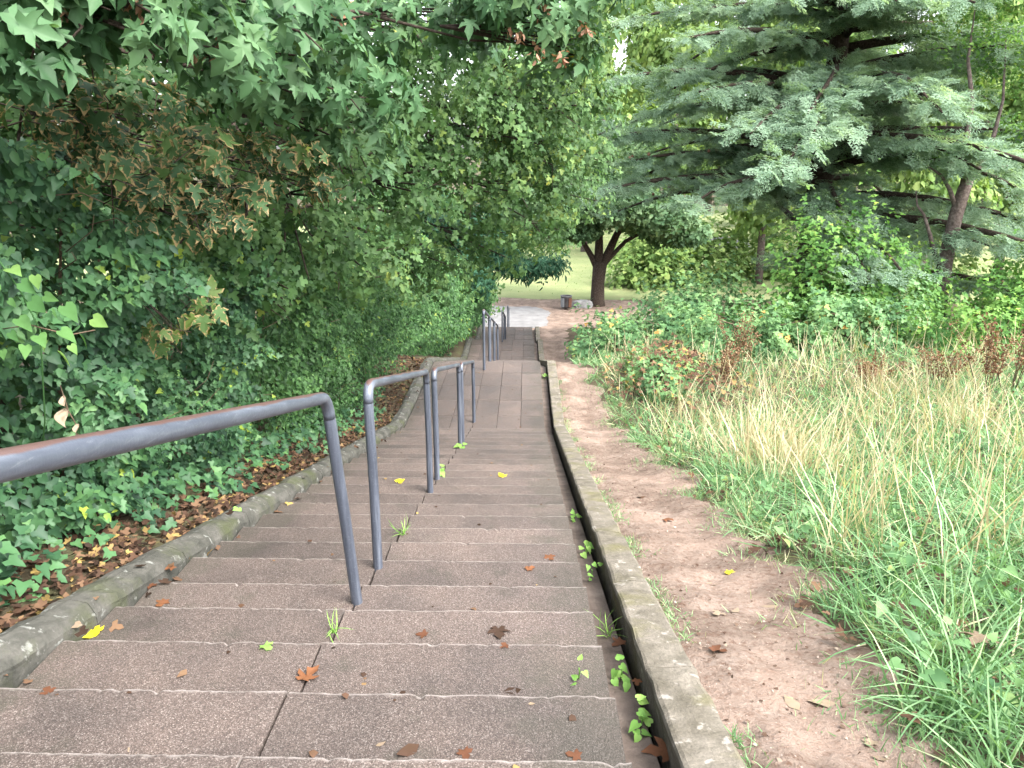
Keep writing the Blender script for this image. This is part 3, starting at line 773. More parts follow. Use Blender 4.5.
# maple with brown-edged leaves
sco_l = [(130, 125, 4.6, .34), (50, 112, 4.2, .26), (190, 150, 4.9, .36), (228, 195, 5.2, .3), (150, 190, 4.7, .3), (88, 88, 4.4, .22), (285, 165, 5.6, .28), (205, 220, 4.9, .2), (172, 328, 5.0, .15), (200, 303, 5.2, .15), (105, 165, 4.4, .26), (330, 185, 6.0, .2), (255, 145, 5.3, .22)]
r = np.random.default_rng(62)
e = empty('maple_sapling', (-3.9, 5.0, float(G(-3.9, 5.0))), 'maple with dark leaves scorched tan along their edges, left of the stairs', 'tree')
P, Rm, s, lb = lobes_leaves(sco_l, 560, .115, r, .5, .35, .6)
rd = leaf_rnd(P, r, .7, .2, -.08); rd = np.where((lb == 8) | (lb == 9), r.uniform(.7, .93, len(rd)), rd)
m = pick_near(P, 300)
single_leaves('leaf', SYCS, P[m], Rm[m], s[m], M['scorch'], e, rd[m], 8)
leaf_mesh('foliage', scatter_mix(SYCS, P[~m], Rm[~m], s[~m], rd[~m]), M['scorch'], e, kind='stuff')
tree_limbs('trunk', (-3.9, 5.0, float(G(-3.9, 5.0))), (-3.6, 5.0, ZC + .8), sco_l, M['bark'], e, .06)

# field maple, small leaves, arching over the steps
fm_l = [(330, 120, 8, 1.0), (420, 60, 9, 1.2), (395, 190, 9.5, 1.0), (470, 140, 11, 1.35), (515, 195, 12, 1.15), (480, 238, 13, 1.0), (545, 140, 12, 1.0), (568, 190, 13, .8), (530, 85, 11, 1.1), (300, 215, 7.3, .75), (350, 262, 8.6, .75), (425, 262, 12, .85), (490, 15, 10, 1.1), (380, 0, 8, 1.1), (300, 40, 7, .8), (580, 105, 12, .7), (250, 280, 6.6, .5), (560, 30, 11, .8), (600, -10, 10, .6), (590, 150, 12.5, .45), (545, 232, 14, .6), (70, 85, 5.6, .7), (150, 95, 6.0, .75), (20, 50, 5.2, .6), (240, 110, 6.4, .7), (110, 170, 5.8, .6), (30, 150, 5.2, .5), (190, 220, 6.2, .6), (420, 120, 10.5, .9), (500, 105, 12, .9)]
r = np.random.default_rng(63)
e = empty('field_maple', (-4.6, 11.0, float(G(-4.6, 11.0))), 'field maple with many small leaves arching over the stairs', 'tree')
P, Rm, s, lb = lobes_leaves(fm_l, 1380, .082, r, .5, .3, .8)
rd = leaf_rnd(P, r, 1.0, .17, -.03); rd = np.minimum(rd + .1 * np.clip((P[:, 0] + .8) / 2, -1, 1), np.where(r.uniform(size=len(rd)) < .03 + .06 * np.clip((P[:, 0] + 1.2) / 2, 0, 1), r.uniform(.93, 1, len(rd)), .91))
leaf_mesh('crown', [scatter(MAP8, P, Rm, s, np.clip(rd, 0, 1))], M['fmaple'], e, kind='stuff')
tree_limbs('trunk', (-4.6, 11.0, float(G(-4.6, 11.0))), (-3.6, 10.5, ZC + 1.6), fm_l, M['bark'], e, .2)

# dark conifer beyond the field maple
r = np.random.default_rng(64)
yw_l = [(500, 262, 30, 1.0), (525, 268, 32, .9), (548, 264, 34, .9), (480, 240, 30, 1.4), (465, 275, 28, 1.2), (455, 220, 30, 1.6)]
e = empty('yew_tree', (-5.5, 32, float(G(-5.5, 32))), 'dark conifer whose low bough hangs over the far end of the stairs', 'tree')
P, Rm, s, lb = lobes_leaves(yw_l, 900, .28, r, .5, .3, .55)
leaf_mesh('crown', [scatter(OVA, P, Rm, s, leaf_rnd(P, r), .55)], M['yew'], e, kind='stuff')
tree_limbs('trunk', (-5.5, 32, float(G(-5.5, 32))), (-5.2, 32, float(G(-5.5, 32)) + 7), yw_l, M['bark'], e, .2)

# pale climbing vine and a withered leaf at the left edge
r = np.random.default_rng(65)
vp = [(-6, 285), (8, 300), (18, 318), (30, 300), (44, 295), (52, 312), (60, 330), (25, 345), (38, 335), (10, 332), (2, 350), (70, 345), (64, 305), (80, 335), (20, 282), (48, 340), (10, 268), (35, 275), (58, 352), (92, 318)]
e = empty('climbing_vine', at(20, 430, 3.6), 'pale green climbing vine with heart-shaped leaves at the left edge', 'vine')
pos = np.array([at(x, y, 3.45 + .12 * r.uniform(-1, 1)) for x, y in vp]); n = len(pos)
single_leaves('leaf', HEA, pos, frames(np.array([.4, -.6, .6]) + r.normal(size=(n, 3)) * .35, np.array([.5, 0, -.8]) + r.normal(size=(n, 3)) * .35), .085 * r.uniform(.5, 1.15, n), M['vine'], e, r.uniform(size=n))
MB().tube([at(-5, 255, 3.5), at(20, 290, 3.47), at(40, 330, 3.48), at(42, 362, 3.5), at(45, 420, 3.6), at(40, 470, 3.7)], .004, 5).build('stem', M['vine'], e)
MB().tube([at(-5, 330, 3.5), at(30, 325, 3.47), at(70, 335, 3.5), at(95, 330, 3.6)], .003, 5).build('stem', M['twig'], e)
wl = empty('withered_leaf', at(72, 425, 3.5), 'withered curled tan leaf hanging just above the nearest handrail', 'leaf')
for (x, y, sx, sz, tw) in [(63, 396, .07, 1, 2.2), (66, 408, .10, -.35, 1.4), (77, 424, .07, .5, 2.8)]:
    V, E_ = [], []
    for k in range(10):                     # a twisted, curled strip
        t_ = k / 9; w = .32 * math.sin(math.pi * min(1, .08 + t_ * .92)) + .02; a_ = tw * t_; cu = .25 * math.sin(t_ * 3)
        for q in (-1, -.4, .4, 1): V.append((q * w * math.cos(a_) + cu, t_, q * w * math.sin(a_) + .5 * w * abs(q) + .1 * math.sin(q * 4 + k))); E_.append(abs(q))
    Fc = np.array([f for k in range(9) for j in range(3) for f in ((4 * k + j, 4 * k + j + 1, 4 * k + j + 5), (4 * k + j, 4 * k + j + 5, 4 * k + j + 4))])
    leaf_mesh('blade', [scatter((np.array(V), Fc, np.array(E_)), np.array([at(x, y, 3.5)]), frames(np.array([[.5, -.8, .3]]), np.array([[.35 * sz, 0, -1.]])), sx, np.array([.9]))], M['deadpale'], wl)
MB().tube([at(60, 385, 3.6), at(64, 397, 3.5), at(68, 410, 3.5), at(78, 428, 3.5)], .003, 5).build('stem', M['twig'], wl)

# ivy and seedlings creeping over the litter, and the leaf litter itself
r = np.random.default_rng(66); n = 5200
y = 1.2 + 16 * r.uniform(0, 1, n) ** 1.4; x = -2.33 - np.abs(r.normal(size=n)) * .45
x = np.where(r.uniform(size=n) < .025, -2.0 - r.uniform(0, .3, n), x)
pos = np.stack([x, y, G(x, y) + .012 + r.uniform(0, .03, n)], -1)
on = x > -2.3; pos[on] = [(a, b, H(max(a, XL + .01), b) + .012 + (.09 if a < -2.1 else 0)) for a, b in pos[on][:, :2]]
leaf_mesh('leaf_litter', [scatter(MAP8, pos, frames(np.array([0, 0, 1.]) + r.normal(size=(n, 3)) * .4, r.normal(size=(n, 3))), r.uniform(.025, .075, n), r.uniform(0, 1, n) ** .85)], M['litter'])
tag(bpy.data.objects['leaf_litter'], 'brown fallen leaves lying under the hedge beside the kerb', 'leaf litter', kind='stuff')
n = 2600; y = 1.3 + 12 * r.uniform(0, 1, n) ** 1.5; x = -2.42 - r.uniform(0, 1, n) ** .8 * .75; g = Noise(70, .8)(x, y)
k = g > np.where(x > -2.6, .35, -.25); x, y = x[k], y[k]; n = len(x); hh = r.uniform(.03, .3, n) * np.clip((-2.3 - x) / .4, .25, 1)
pos = np.stack([x, y, G(x, y) + hh], -1)
leaf_mesh('ground_ivy', [scatter(IVY, pos, frames(np.array([.35, -.3, .85]) + r.normal(size=(n, 3)) * .3, np.array([.5, -.3, -.3]) + r.normal(size=(n, 3)) * .6), r.uniform(.05, .1, n), leaf_rnd(pos, r, .5, .2, -.05))], M['ivy'])
tag(bpy.data.objects['ground_ivy'], 'low ivy creeping over the leaf litter at the hedge foot', 'ivy', kind='stuff')

# ------------------------------------------------------------------ right side: grass field
gl1, gl2 = Noise(86, .8), Noise(87, .8)
def grass_field(name, label, x, y, r, hmin, hmax, width, mat, lean=.35, rnd=None, kinds=(0, 1, 2)):
    n = len(x); pos = np.stack([x, y, G(x, y) - .01], -1)
    tip = np.array([0, 0, 1.]) + r.normal(size=(n, 3)) * np.array([lean, lean, .05]); nrm = r.normal(size=(n, 3)) * np.array([1, 1, .1])
    tip[:, 0] += .45 * lean * gl1(x, y); tip[:, 1] += .45 * lean * gl2(x, y) - .15 * lean
    Rm = frames(np.cross(np.cross(tip, nrm), tip), tip)
    width = np.broadcast_to(np.asarray(width, float), (n,)); hgt = r.uniform(hmin, hmax, n); ks = r.choice(kinds, n) if len(kinds) < 3 else r.choice(kinds, n, p=[.25, .35, .4])
    if rnd is None: rnd = leaf_rnd(pos, r, 1.4, .2)
    parts = []
    for k in kinds:
        q = ks == k
        if q.any(): parts.append(scatter(BL[k], pos[q], Rm[q], hgt[q], rnd[q], width[q] / hgt[q]))
    return tag(leaf_mesh(name, parts, mat), label, 'grass', kind='stuff')
fn = Noise(81, 2.6); fn2 = Noise(82, .7)
def field_points(n, r, y0, y1, pw, x1=lambda y: 4 + y * .95, edge=.0):
    y = y0 + (y1 - y0) * r.uniform(0, 1, n) ** pw; xl = path_right(y) + edge; x = xl + (x1(y) - xl) * r.uniform(0, 1, n)
    return x, y
r = np.random.default_rng(83)
x, y = field_points(52000, r, .6, 20, 1.5)
d = np.clip((x - path_right(y)) / .5, .25, 1)
dry = np.clip(.12 + .25 * fn(x, y) + .12 * fn2(x, y) + .55 * sstep(4.0, 8, y) + .1 * r.normal(size=len(x)), 0, 1)
rd = np.where(r.uniform(size=len(x)) < dry * .32, r.uniform(.7, 1, len(x)), np.clip(.3 + .13 * fn2(x, y) + r.normal(size=len(x)) * .15, 0, .68))
grass_field('field_grass', 'green and straw coloured long grass on the slope right of the dirt path', x, y, r, .14, .42, .0075 + .0006 * y, M['grass'], .85, rd)
# scale near-edge blades down: short grass along the path edge, both sides
r = np.random.default_rng(84)
n = 12000; y = .6 + 15 * r.uniform(0, 1, n) ** 1.5; x = path_right(y) + r.normal(size=n) * .15 - .01
k = (fn2(x, y) > -.5); grass_field('path_edge_grass', 'short grass fringing the right edge of the dirt path', x[k], y[k], r, .025, .12, .006, M['grass'], .75)
n = 5200; y = 1.0 + 14.5 * r.uniform(0, 1, n) ** 1.2; x = .71 + np.abs(r.normal(size=n)) * .07
k = (Noise(85, .9)(x * 0, y) > -.1); grass_field('kerb_edge_grass', 'thin short grass between the right kerb and the dirt path', x[k], y[k], r, .02, .08, .005, M['grass'], .7)
r = np.random.default_rng(88); CX, CY, DX, DY = [], [], [], []
for k in range(70):
    cy0 = 1.6 + 7.5 * r.uniform() ** 1.3; cx0 = float(path_right(cy0)) + r.uniform(.15, 1.2 + cy0 * .55); m = 44
    CX.append(cx0 + r.normal(size=m) * .05); CY.append(cy0 + r.normal(size=m) * .05); a = r.uniform(0, 6.28, m); q = r.uniform(.3, 1.1, m); DX.append(np.cos(a) * q); DY.append(np.sin(a) * q - .25)
CX, CY, DX, DY = map(np.concatenate, (CX, CY, DX, DY)); n = len(CX)
tip = np.stack([DX, DY, np.full(n, .8)], -1); s_ = r.uniform(.3, .62, n); pos = np.stack([CX, CY, G(CX, CY) - .01], -1)
out = np.stack([-DX, -DY, (DX ** 2 + DY ** 2) / .8], -1)
tag(leaf_mesh('grass_clumps', [scatter(BL[2], pos, frames(out, tip), s_, np.clip(r.normal(.42, .16, n), 0, .74), .009 / s_)], M['grass']), 'coarse arching clumps of green grass near the path', 'grass', kind='stuff')
# tall dry stalks
n = 3000; x, y = field_points(n * 3, r, 3.5, 19, 1.0, edge=.25); k = (fn(x * 1.3, y * 1.3 + 5) + .5 * fn2(x, y) + .25 * r.normal(size=len(x)) > .45); x, y = x[k][:n], y[k][:n]
grass_field('dry_stalks', 'tall pale dry grass stalks standing in the field', x, y, r, .45, 1.1, .008 + .0004 * y, M['straw'], .3, np.clip(r.normal(.55, .25, len(x)), 0, 1), (0, 1))
# broad-leaved weeds among the grass
n = 7000; x, y = field_points(n, r, .8, 12, 1.6); k = fn2(x * .8, y * .8) > -.1; x, y = x[k], y[k]; n = len(x)
pos = np.stack([x, y, G(x, y) + r.uniform(.03, .22, n)], -1)
leaf_mesh('field_weeds', [scatter(HEA, pos, frames(np.array([0, -.3, 1.]) + r.normal(size=(n, 3)) * .4, r.normal(size=(n, 3)) + np.array([0, -.3, -.2])), r.uniform(.03, .08, n), r.uniform(0, .9, n))], M['bramble'])
tag(bpy.data.objects['field_weeds'], 'broad-leaved green weeds low among the field grass', 'weeds', kind='stuff')
n = 600; x, y = field_points(n, r, .8, 13, 1.4, lambda y: path_right(y) + 1.6, -.15); pos = np.stack([x, y, G(x, y) + r.uniform(.02, .1, n)], -1)
leaf_mesh('field_litter', [scatter(MAP, pos, frames(np.array([0, 0, 1.]) + r.normal(size=(n, 3)) * .4, r.normal(size=(n, 3))), r.uniform(.03, .09, n), r.uniform(.3, .95, n))], M['litter'])
tag(bpy.data.objects['field_litter'], 'dead leaves caught in the grass beside the dirt path', 'leaf litter', kind='stuff')

# standing dry tufts and rusty dock plants that can be told apart
def tuft(px_, py_, hgt, n, label, mat='straw', spread=.2, lean=.3):
    b = hit(px_, py_); r = np.random.default_rng(int(px_)); e = empty('dry_grass_tuft', b, label, 'grass tuft', 'dry tufts in the field')
    a = r.normal(size=(n, 2)) * spread; pos = np.stack([b[0] + a[:, 0], b[1] + a[:, 1], G(b[0] + a[:, 0], b[1] + a[:, 1]) - .01], -1)
    tip = np.stack([a[:, 0] * 1.2 + r.normal(size=n) * lean, a[:, 1] + r.normal(size=n) * lean, np.ones(n)], -1)
    Rm = frames(np.cross(np.cross(tip, r.normal(size=(n, 3))), tip), tip); s = hgt * r.uniform(.5, 1.05, n); ks = r.integers(0, 2, n)
    leaf_mesh('blades', [scatter(BL[k], pos[ks == k], Rm[ks == k], s[ks == k], r.uniform(size=n)[ks == k], (.009 / s)[ks == k]) for k in (0, 1)], M[mat], e, kind='stuff')
tuft(757, 462, 1.0, 190, 'tallest pale straw tuft standing right of the path')
tuft(792, 475, .7, 180, 'brownish straw tuft leaning beside the tallest tuft')
tuft(880, 400, .85, 150, 'pale straw tuft in the middle of the field')
tuft(975, 430, .85, 150, 'straw tuft before the rusty plants at the right edge')
tuft(715, 430, .5, 90, 'short straw tuft where the field meets the brambles')
def dock(px_, py_, hgt, label, n=130):
    b = hit(px_, py_); r = np.random.default_rng(int(px_ + py_)); e = empty('dock_plant', b, label, 'plant', 'rusty seeding plants in the field')
    for k in range(7):
        a = r.normal(size=2) * .22; tp = b + np.array([a[0], a[1], hgt * r.uniform(.75, 1.05)]); md = (b + tp) / 2 + r.normal(size=3) * .02
        st_ = MB().tube([b + np.array([a[0] * .1, a[1] * .1, -.03]), md, tp], [.007, .006, .003], 5).build('stalk', M['twig'], e)
        t = r.uniform(.45, 1.05, n)[:, None]; p = (md * (1 - np.clip((t - .5) * 2, 0, 1)) + tp * np.clip((t - .5) * 2, 0, 1)) + r.normal(size=(n, 3)) * np.array([.045, .045, .03])
        leaf_mesh('seed_head', [scatter(OVA, p, frames(r.normal(size=(n, 3)), r.normal(size=(n, 3))), r.uniform(.02, .06, n), r.uniform(size=n))], M['dock'], st_, kind='stuff').location = (0, 0, 0)
dock(738, 375, 1.25, 'rusty brown seeding plant standing before the brambles')
dock(725, 385, .8, 'smaller rusty plant left of the taller one before the brambles')
dock(1008, 400, 1.45, 'rusty brown seeding plant at the right edge of the field')
dock(985, 402, 1.25, 'rusty seeding plant second from the right edge')
dock(940, 395, .8, 'low rusty plant in the field left of the right-edge plants')
dock(868, 392, .7, 'bent rusty plant in the middle of the field')

# ------------------------------------------------------------------ right side: brambles and bushes
def bush(name, label, cat, group, x, y, rx, ry, h, n, tpl, size, mat, seed, flat=.6, lumps=.25):
    n = int(n * .78); size *= 1.08
    r = np.random.default_rng(seed); z0 = float(G(x, y)); e = empty(name, (x, y, z0), label, cat, group)
    d = norm(r.normal(size=(n, 3))); d[:, 2] = np.abs(d[:, 2]); q = np.clip(1 - np.abs(r.normal(size=n)) * .2, .2, 1)
    q = q * (1 + lumps * Noise(seed, 1.0, 3)(d[:, 0] * rx, d[:, 1] * ry, d[:, 2] * h) + .08 * Noise(seed + 1, .35, 3)(d[:, 0] * rx, d[:, 1] * ry, d[:, 2] * h))
    p = np.array([x, y, z0]) + d * np.array([rx, ry, h]) * q[:, None]
    p[:, 2] = np.maximum(p[:, 2], G(p[:, 0], p[:, 1]) + .03)
    nrm = d * .5 + np.array([0, -.25, .7]) + r.normal(size=(n, 3)) * .4; tip = d * .7 + np.array([0, -.3, -.5]) + r.normal(size=(n, 3)) * .5
    leaf_mesh('foliage', [scatter(tpl, p, frames(nrm, tip), size * r.uniform(.6, 1.25, n), leaf_rnd(p, r, 1.0, .2))], M[mat], e, kind='stuff')
    for k in range(6):
        a = r.uniform(0, 6.28); t = np.array([x + rx * .6 * math.cos(a), y + ry * .6 * math.sin(a), z0 + h * .75])
        MB().tube([(x + .1 * math.cos(a), y + .1 * math.sin(a), z0 - .05), np.array([x, y, z0 + h * .5]) * .5 + t * .5, t], [.025, .018, .006], 5).build('stem', M['twig'], e)
    return e
BG = 'brambles right of the dirt path'
bush('bramble_bush', 'bramble bush closest to the dirt path, low and round', 'bush', BG, 2.35, 19.5, .95, 1.3, .95, 3200, MAP8, .10, 'bramble', 201)
bush('bramble_bush', 'dark bramble bush bulging over the path near the bin', 'bush', BG, 2.9, 25.5, 1.1, 1.8, 1.5, 3000, MAP8, .12, 'bramble', 202)
bush('bramble_bush', 'wide pale bramble mound in front of the dark tree trunk', 'bush', BG, 4.1, 20.2, 1.5, 1.5, 1.5, 4800, MAP8, .11, 'bramble', 203)
bush('bramble_bush', 'highest bramble mound right of the dark tree trunk', 'bush', BG, 5.5, 23.5, 2.2, 1.9, 2.5, 5200, MAP8, .13, 'bramble', 204)
bush('bramble_bush', 'yellowing bramble patch with dead leaves at the path corner', 'bush', BG, 2.75, 14.8, .8, 1.0, .55, 2600, MAP, .085, 'bramble', 205)
bush('bramble_bush', 'bramble mound behind the rusty plant beside the field', 'bush', BG, 5.6, 18.0, 1.9, 1.4, 1.4, 5200, MAP8, .10, 'bramble', 206)
bush('bramble_bush', 'bramble mound at the foot of the cedar', 'bush', BG, 8.2, 18.2, 2.0, 1.3, 1.3, 5200, MAP8, .11, 'bramble', 207)
BU = 'bright bushes under the cedar'
bush('leafy_bush', 'tall bright ivy-covered bush below the cedar boughs', 'bush', BU, 8.6, 20.8, 1.9, 1.4, 3.6, 8000, IVY, .13, 'bush', 211)
bush('leafy_bush', 'bright green bush left of the forked trunk', 'bush', BU, 10.3, 20.2, 1.5, 1.3, 2.3, 5000, IVY, .12, 'bush', 212)
bush('leafy_bush', 'bright bush below and right of the forked trunk', 'bush', BU, 13.2, 19.2, 2.0, 1.3, 2.0, 5500, IVY, .12, 'bush', 213)
bush('leafy_bush', 'bushy green mass at the right edge behind the field', 'bush', BU, 15.0, 20.8, 2.2, 1.6, 3.0, 6000, IVY, .14, 'bush', 214)
bush('leafy_bush', 'low bush behind the field grass at the right edge', 'bush', BU, 11.2, 17.0, 2.4, .9, .95, 5000, MAP8, .10, 'bush', 215)
SH = 'pale shrubs at the back of the lawn'
for (x, y, rx, h, sd, lab) in [(9.4, 57, 3.0, 3.8, 221, 'pale low shrub on the lawn just right of the dark trunk'), (14.2, 60, 3.4, 4.8, 222, 'pale shrub seen under the left cedar boughs'), (12.0, 72, 3.2, 3.4, 226, 'small pale shrub farther back behind the dark trunk'), (19.8, 62, 3.6, 5.2, 223, 'tall pale shrub behind the middle of the brambles'), (25.5, 58, 3.6, 5.2, 224, 'pale shrub behind the ivy-covered bush'), (31.5, 60, 4.2, 5.6, 225, 'pale shrub at the right behind the forked tree'), (-1.5, 84, 4.0, 3.6, 227, 'pale shrub at the back of the lawn above the plaza'), (5.0, 88, 3.6, 4.2, 228, 'pale shrub at the back of the lawn left of the dark trunk')]:
    bush('lawn_shrub', lab, 'shrub', SH, x, y, rx, rx * .8, h, 2600, TRI, .34, 'far', sd)
# yellow and brown leaves over the bramble patch at the path corner
r = np.random.default_rng(67); n = 900; x, y = r.normal(3.1, .8, n), r.normal(14.6, .9, n); k = x > path_right(y) + .1; x, y = x[k], y[k]; n = len(x)
pos = np.stack([x, y, G(x, y) + .1 + .75 * r.uniform(0, 1, n) * np.exp(-((x - 2.9) / .9) ** 2)], -1)
leaf_mesh('withered_bramble_leaves', [scatter(MAP, pos, frames(np.array([0, -.3, 1.]) + r.normal(size=(n, 3)) * .5, r.normal(size=(n, 3))), r.uniform(.05, .11, n), r.uniform(.45, 1, n))], M['litter'])
tag(bpy.data.objects['withered_bramble_leaves'], 'withered yellow and brown leaves over the brambles at the path corner', 'leaves', kind='stuff')

# ------------------------------------------------------------------ cedar
def spray_template(seed, L=1.0):
    """a flat cedar branchlet: an axis with side twigs, each a tapering ragged strip of needle tufts"""
    r = np.random.default_rng(seed); V, Fc, E = [], [], []
    def strip(p0, p1, w, n):
        p0, p1 = np.array(p0), np.array(p1); t = norm(p1 - p0); sd = np.array([-t[1], t[0], 0])
        for k in range(n):
            a = p0 + (p1 - p0) * (k / n); b = a + (p1 - p0) / n * .8; ww = w * (1 - .5 * k / n) * r.uniform(.6, 1.3)
            for s in (-1, 1):
                i0 = len(V); up = r.uniform(.1, .5) * ww
                V.extend([a, b, a * .4 + b * .6 + sd * s * ww * .9 + t * ww * 1.7 + np.array([0, 0, up])]); E.extend([0, .3, 1]); Fc.append((i0, i0 + 1, i0 + 2))
    strip((0, 0, 0), (0, L, -.08), .075, 4)
    for k in range(6):
        y = .08 + .15 * k
        for s in (-1, 1):
            yy_ = y + r.uniform(-.03, .03); ln = (.42 - .05 * k) * r.uniform(.75, 1.15)
            strip((0, yy_, -.08 * yy_), (s * ln * .8, yy_ + ln * .65, -.08 * yy_ - .05 - r.uniform(0, .06)), .085, 2)
    return np.array(V), np.array(Fc), np.array(E)
SPR = [spray_template(s) for s in range(4)]
def cedar(base, label, limbs, top_h, r0, seed, mat='cedar', spray=.68, cones=0, sub=1.15):
    r = np.random.default_rng(seed); base = np.array(base, float)
    e = empty('cedar_tree', base, label, 'tree')
    top = base + np.array([.3, .2, top_h])
    tk = [base - np.array([0, 0, .3]), base + np.array([.05, 0, top_h * .3]), base + np.array([.2, .1, top_h * .65]), top]
    MB().tube(tk, [r0 * 1.3, r0, r0 * .7, .04], 12).build('trunk', M['bark'], e)
    def on_trunk(h): return base + np.array([.3, .2, top_h]) * (h / top_h)
    P, T, N, S, CN = [], [], [], [], []
    for (h, az, L, rise, droop) in limbs:
        s = on_trunk(h); dv = np.array([math.sin(az), math.cos(az), 0]); sd = np.array([dv[1], -dv[0], 0])
        pts = []
        for t in np.linspace(0, 1, 8):
            pts.append(s + dv * L * t + np.array([0, 0, L * (rise * t - droop * t * t)]) + sd * .25 * math.sin(t * 4 + h))
        rr = .035 + .016 * L
        MB().tube(pts, [rr * (1 - .85 * k / 7) + .006 for k in range(8)], 7).build('limb', M['bark'], e)
        # side branches carrying flat sprays
        nb = int(L * 5.5 * sub)
        for k in range(nb):
            t = r.uniform(.05, 1.0); i_ = min(int(t * 7), 6); fr = t * 7 - i_; p = pts[i_] * (1 - fr) + pts[i_ + 1] * fr
            side = r.choice((-1, 1)); bl = (1.7 - .9 * t) * r.uniform(.5, 1.1) * min(1, L / 4)
            bd = norm(dv * r.uniform(.5, 1.1) + sd * side * r.uniform(.4, 1.0)); m = max(3, int(bl * 5.5))
            dn = r.uniform(.08, .3)
            for j in range(m):
                tt = (j + r.uniform(0, 1)) / m
                if p[1] > base[1] + 1.5 and r.uniform() < .55: continue
                q = p + bd * bl * tt + np.array([0, 0, -dn * bl * tt * tt + r.normal() * .05])
                P.append(q); T.append(bd + np.array([r.normal() * .5, r.normal() * .5, -.2 - .5 * tt + r.normal() * .15])); N.append(np.array([r.normal() * .45, -.3 + r.normal() * .45, 1])); S.append(spray * r.uniform(.6, 1.15))
            if r.uniform() < .1: CN.append(p + bd * bl * .5 + np.array([0, 0, .07]))
    P, T, N, S = map(np.array, (P, T, N, S)); Rm = frames(N, T); ks = r.integers(0, 4, len(P)); rd = leaf_rnd(P, r, 2.0, .2)
    leaf_mesh('foliage', [scatter(SPR[k], P[ks == k], Rm[ks == k], S[ks == k], rd[ks == k]) for k in range(4)], M[mat], e, kind='stuff')
    for c in CN[:cones]:
        MB().lathe([(.0, -.06), (.04, -.045), (.052, 0), (.038, .045), (0, .06)], 8, c).build('cone', M['dock_cone'], e)
    print('cedar', label[:20], len(P))
    return e
M['dock_cone'] = mat_plain('cedar_cone', [(.3, (.10, .05, .035)), (.7, (.22, .12, .08))], 40)
r = np.random.default_rng(90); limbs = []
cb = np.array([9.9, 26.5, float(G(9.9, 26.5))])
for k in range(62):
    h = 2.4 + 12.0 * k / 62 + r.uniform(-.3, .3)
    az = (k * 2.4 + r.uniform(-.5, .5)) % 6.283
    L = (8.4 - .3 * max(0, h - 6)) * r.uniform(.6, 1.1)
    if math.sin(az) < -.3 and h < 6: h += 2.2
    if math.cos(az) > .75 and k % 2: az += 2.2
    limbs.append((h, az, L, r.uniform(.1, .4), r.uniform(.2, .45)))
# limbs that show in the picture: out over the path and towards the camera
limbs += [(5.3, -1.75, 8.0, .2, .22), (6.4, -1.6, 7.6, .3, .24), (8.2, -1.75, 7.6, .3, .25), (5.4, -2.3, 7.0, .2, .25), (7.2, 3.5, 6.5, .25, .3), (9.4, -2.2, 7.0, .25, .25), (4.2, 2.9, 5.2, .15, .25), (8.8, 2.6, 7.0, .25, .25), (6.2, 2.2, 7.5, .25, .25), (9.6, 1.9, 7.5, .2, .22), (10.4, -1.7, 7.0, .25, .25), (5.0, 3.3, 5.6, .3, .42), (6.6, 2.9, 6.4, .3, .4), (8.0, 3.1, 6.4, .3, .4), (10.5, 3.0, 6.5, .25, .35), (7.4, -2.7, 6.8, .3, .38), (10.8, -2.6, 6.8, .25, .35), (11.5, 2.3, 7, .2, .3)]
cedar(cb, 'large blue-green cedar with spreading flat boughs right of the stairs', limbs, 15.5, .42, 91, cones=40)
# the dark trunk beside the bin: a second, farther cedar-like tree
r = np.random.default_rng(92)
tb = np.array([4.75, 49.0, float(G(4.75, 49.0))])
e = empty('dark_tree', tb, 'tree with thick dark forked trunk standing beside the bin on the lawn edge', 'tree')
MB().tube([tb - np.array([0, 0, .3]), tb + np.array([0, 0, .4]), tb + np.array([0, 0, 1.6]), tb + np.array([.1, 0, 2.9])], [.62, .46, .42, .46], 14).build('trunk', M['bark'], e)
for (dx, dz, dx2, dz2, rr) in [(-1.0, 4.1, -2.4, 4.9, .2), (.0, 4.6, -.2, 8.0, .3), (1.1, 4.6, 2.6, 7.0, .28), (1.7, 4.2, 4.2, 5.6, .16)]:
    MB().tube([tb + np.array([dx * .1, 0, 2.5]), tb + np.array([dx * .45, .1, 3.2]), tb + np.array([dx, .2, dz]), tb + np.array([dx2, .1, dz2])], [rr * 1.15, rr, rr * .8, rr * .4], 9).build('limb', M['bark'], e)
n = 9000; P = []
for (dx, dy, dz, rx, rz, q) in [(-3.6, -2, 6.2, 2.6, 1.8, .3), (-1.5, -2, 5.2, 1.6, .8, .12), (.3, -1.8, 6.8, 3.2, 1.7, .36), (3.2, -1.5, 6.0, 2.8, 1.4, .3), (4.8, 0, 4.8, 2.4, 1.0, .2), (0, 0, 9.5, 3.5, 2.5, .3)]:
    k = int(n * q); d = norm(r.normal(size=(k, 3))) * np.clip(1 - np.abs(r.normal(size=k)) * .3, .1, 1)[:, None]; P.append(tb + np.array([dx, dy, dz]) + d * np.array([rx, rx, rz]))
P = np.concatenate(P); n = len(P)
leaf_mesh('crown', [scatter(MAP8, P, frames(np.array([0, -.3, .7]) + r.normal(size=(n, 3)) * .5, r.normal(size=(n, 3)) + np.array([0, 0, -.5])), r.uniform(.18, .36, n), leaf_rnd(P, r, 2.5))], M['dcrown'], e, kind='stuff')

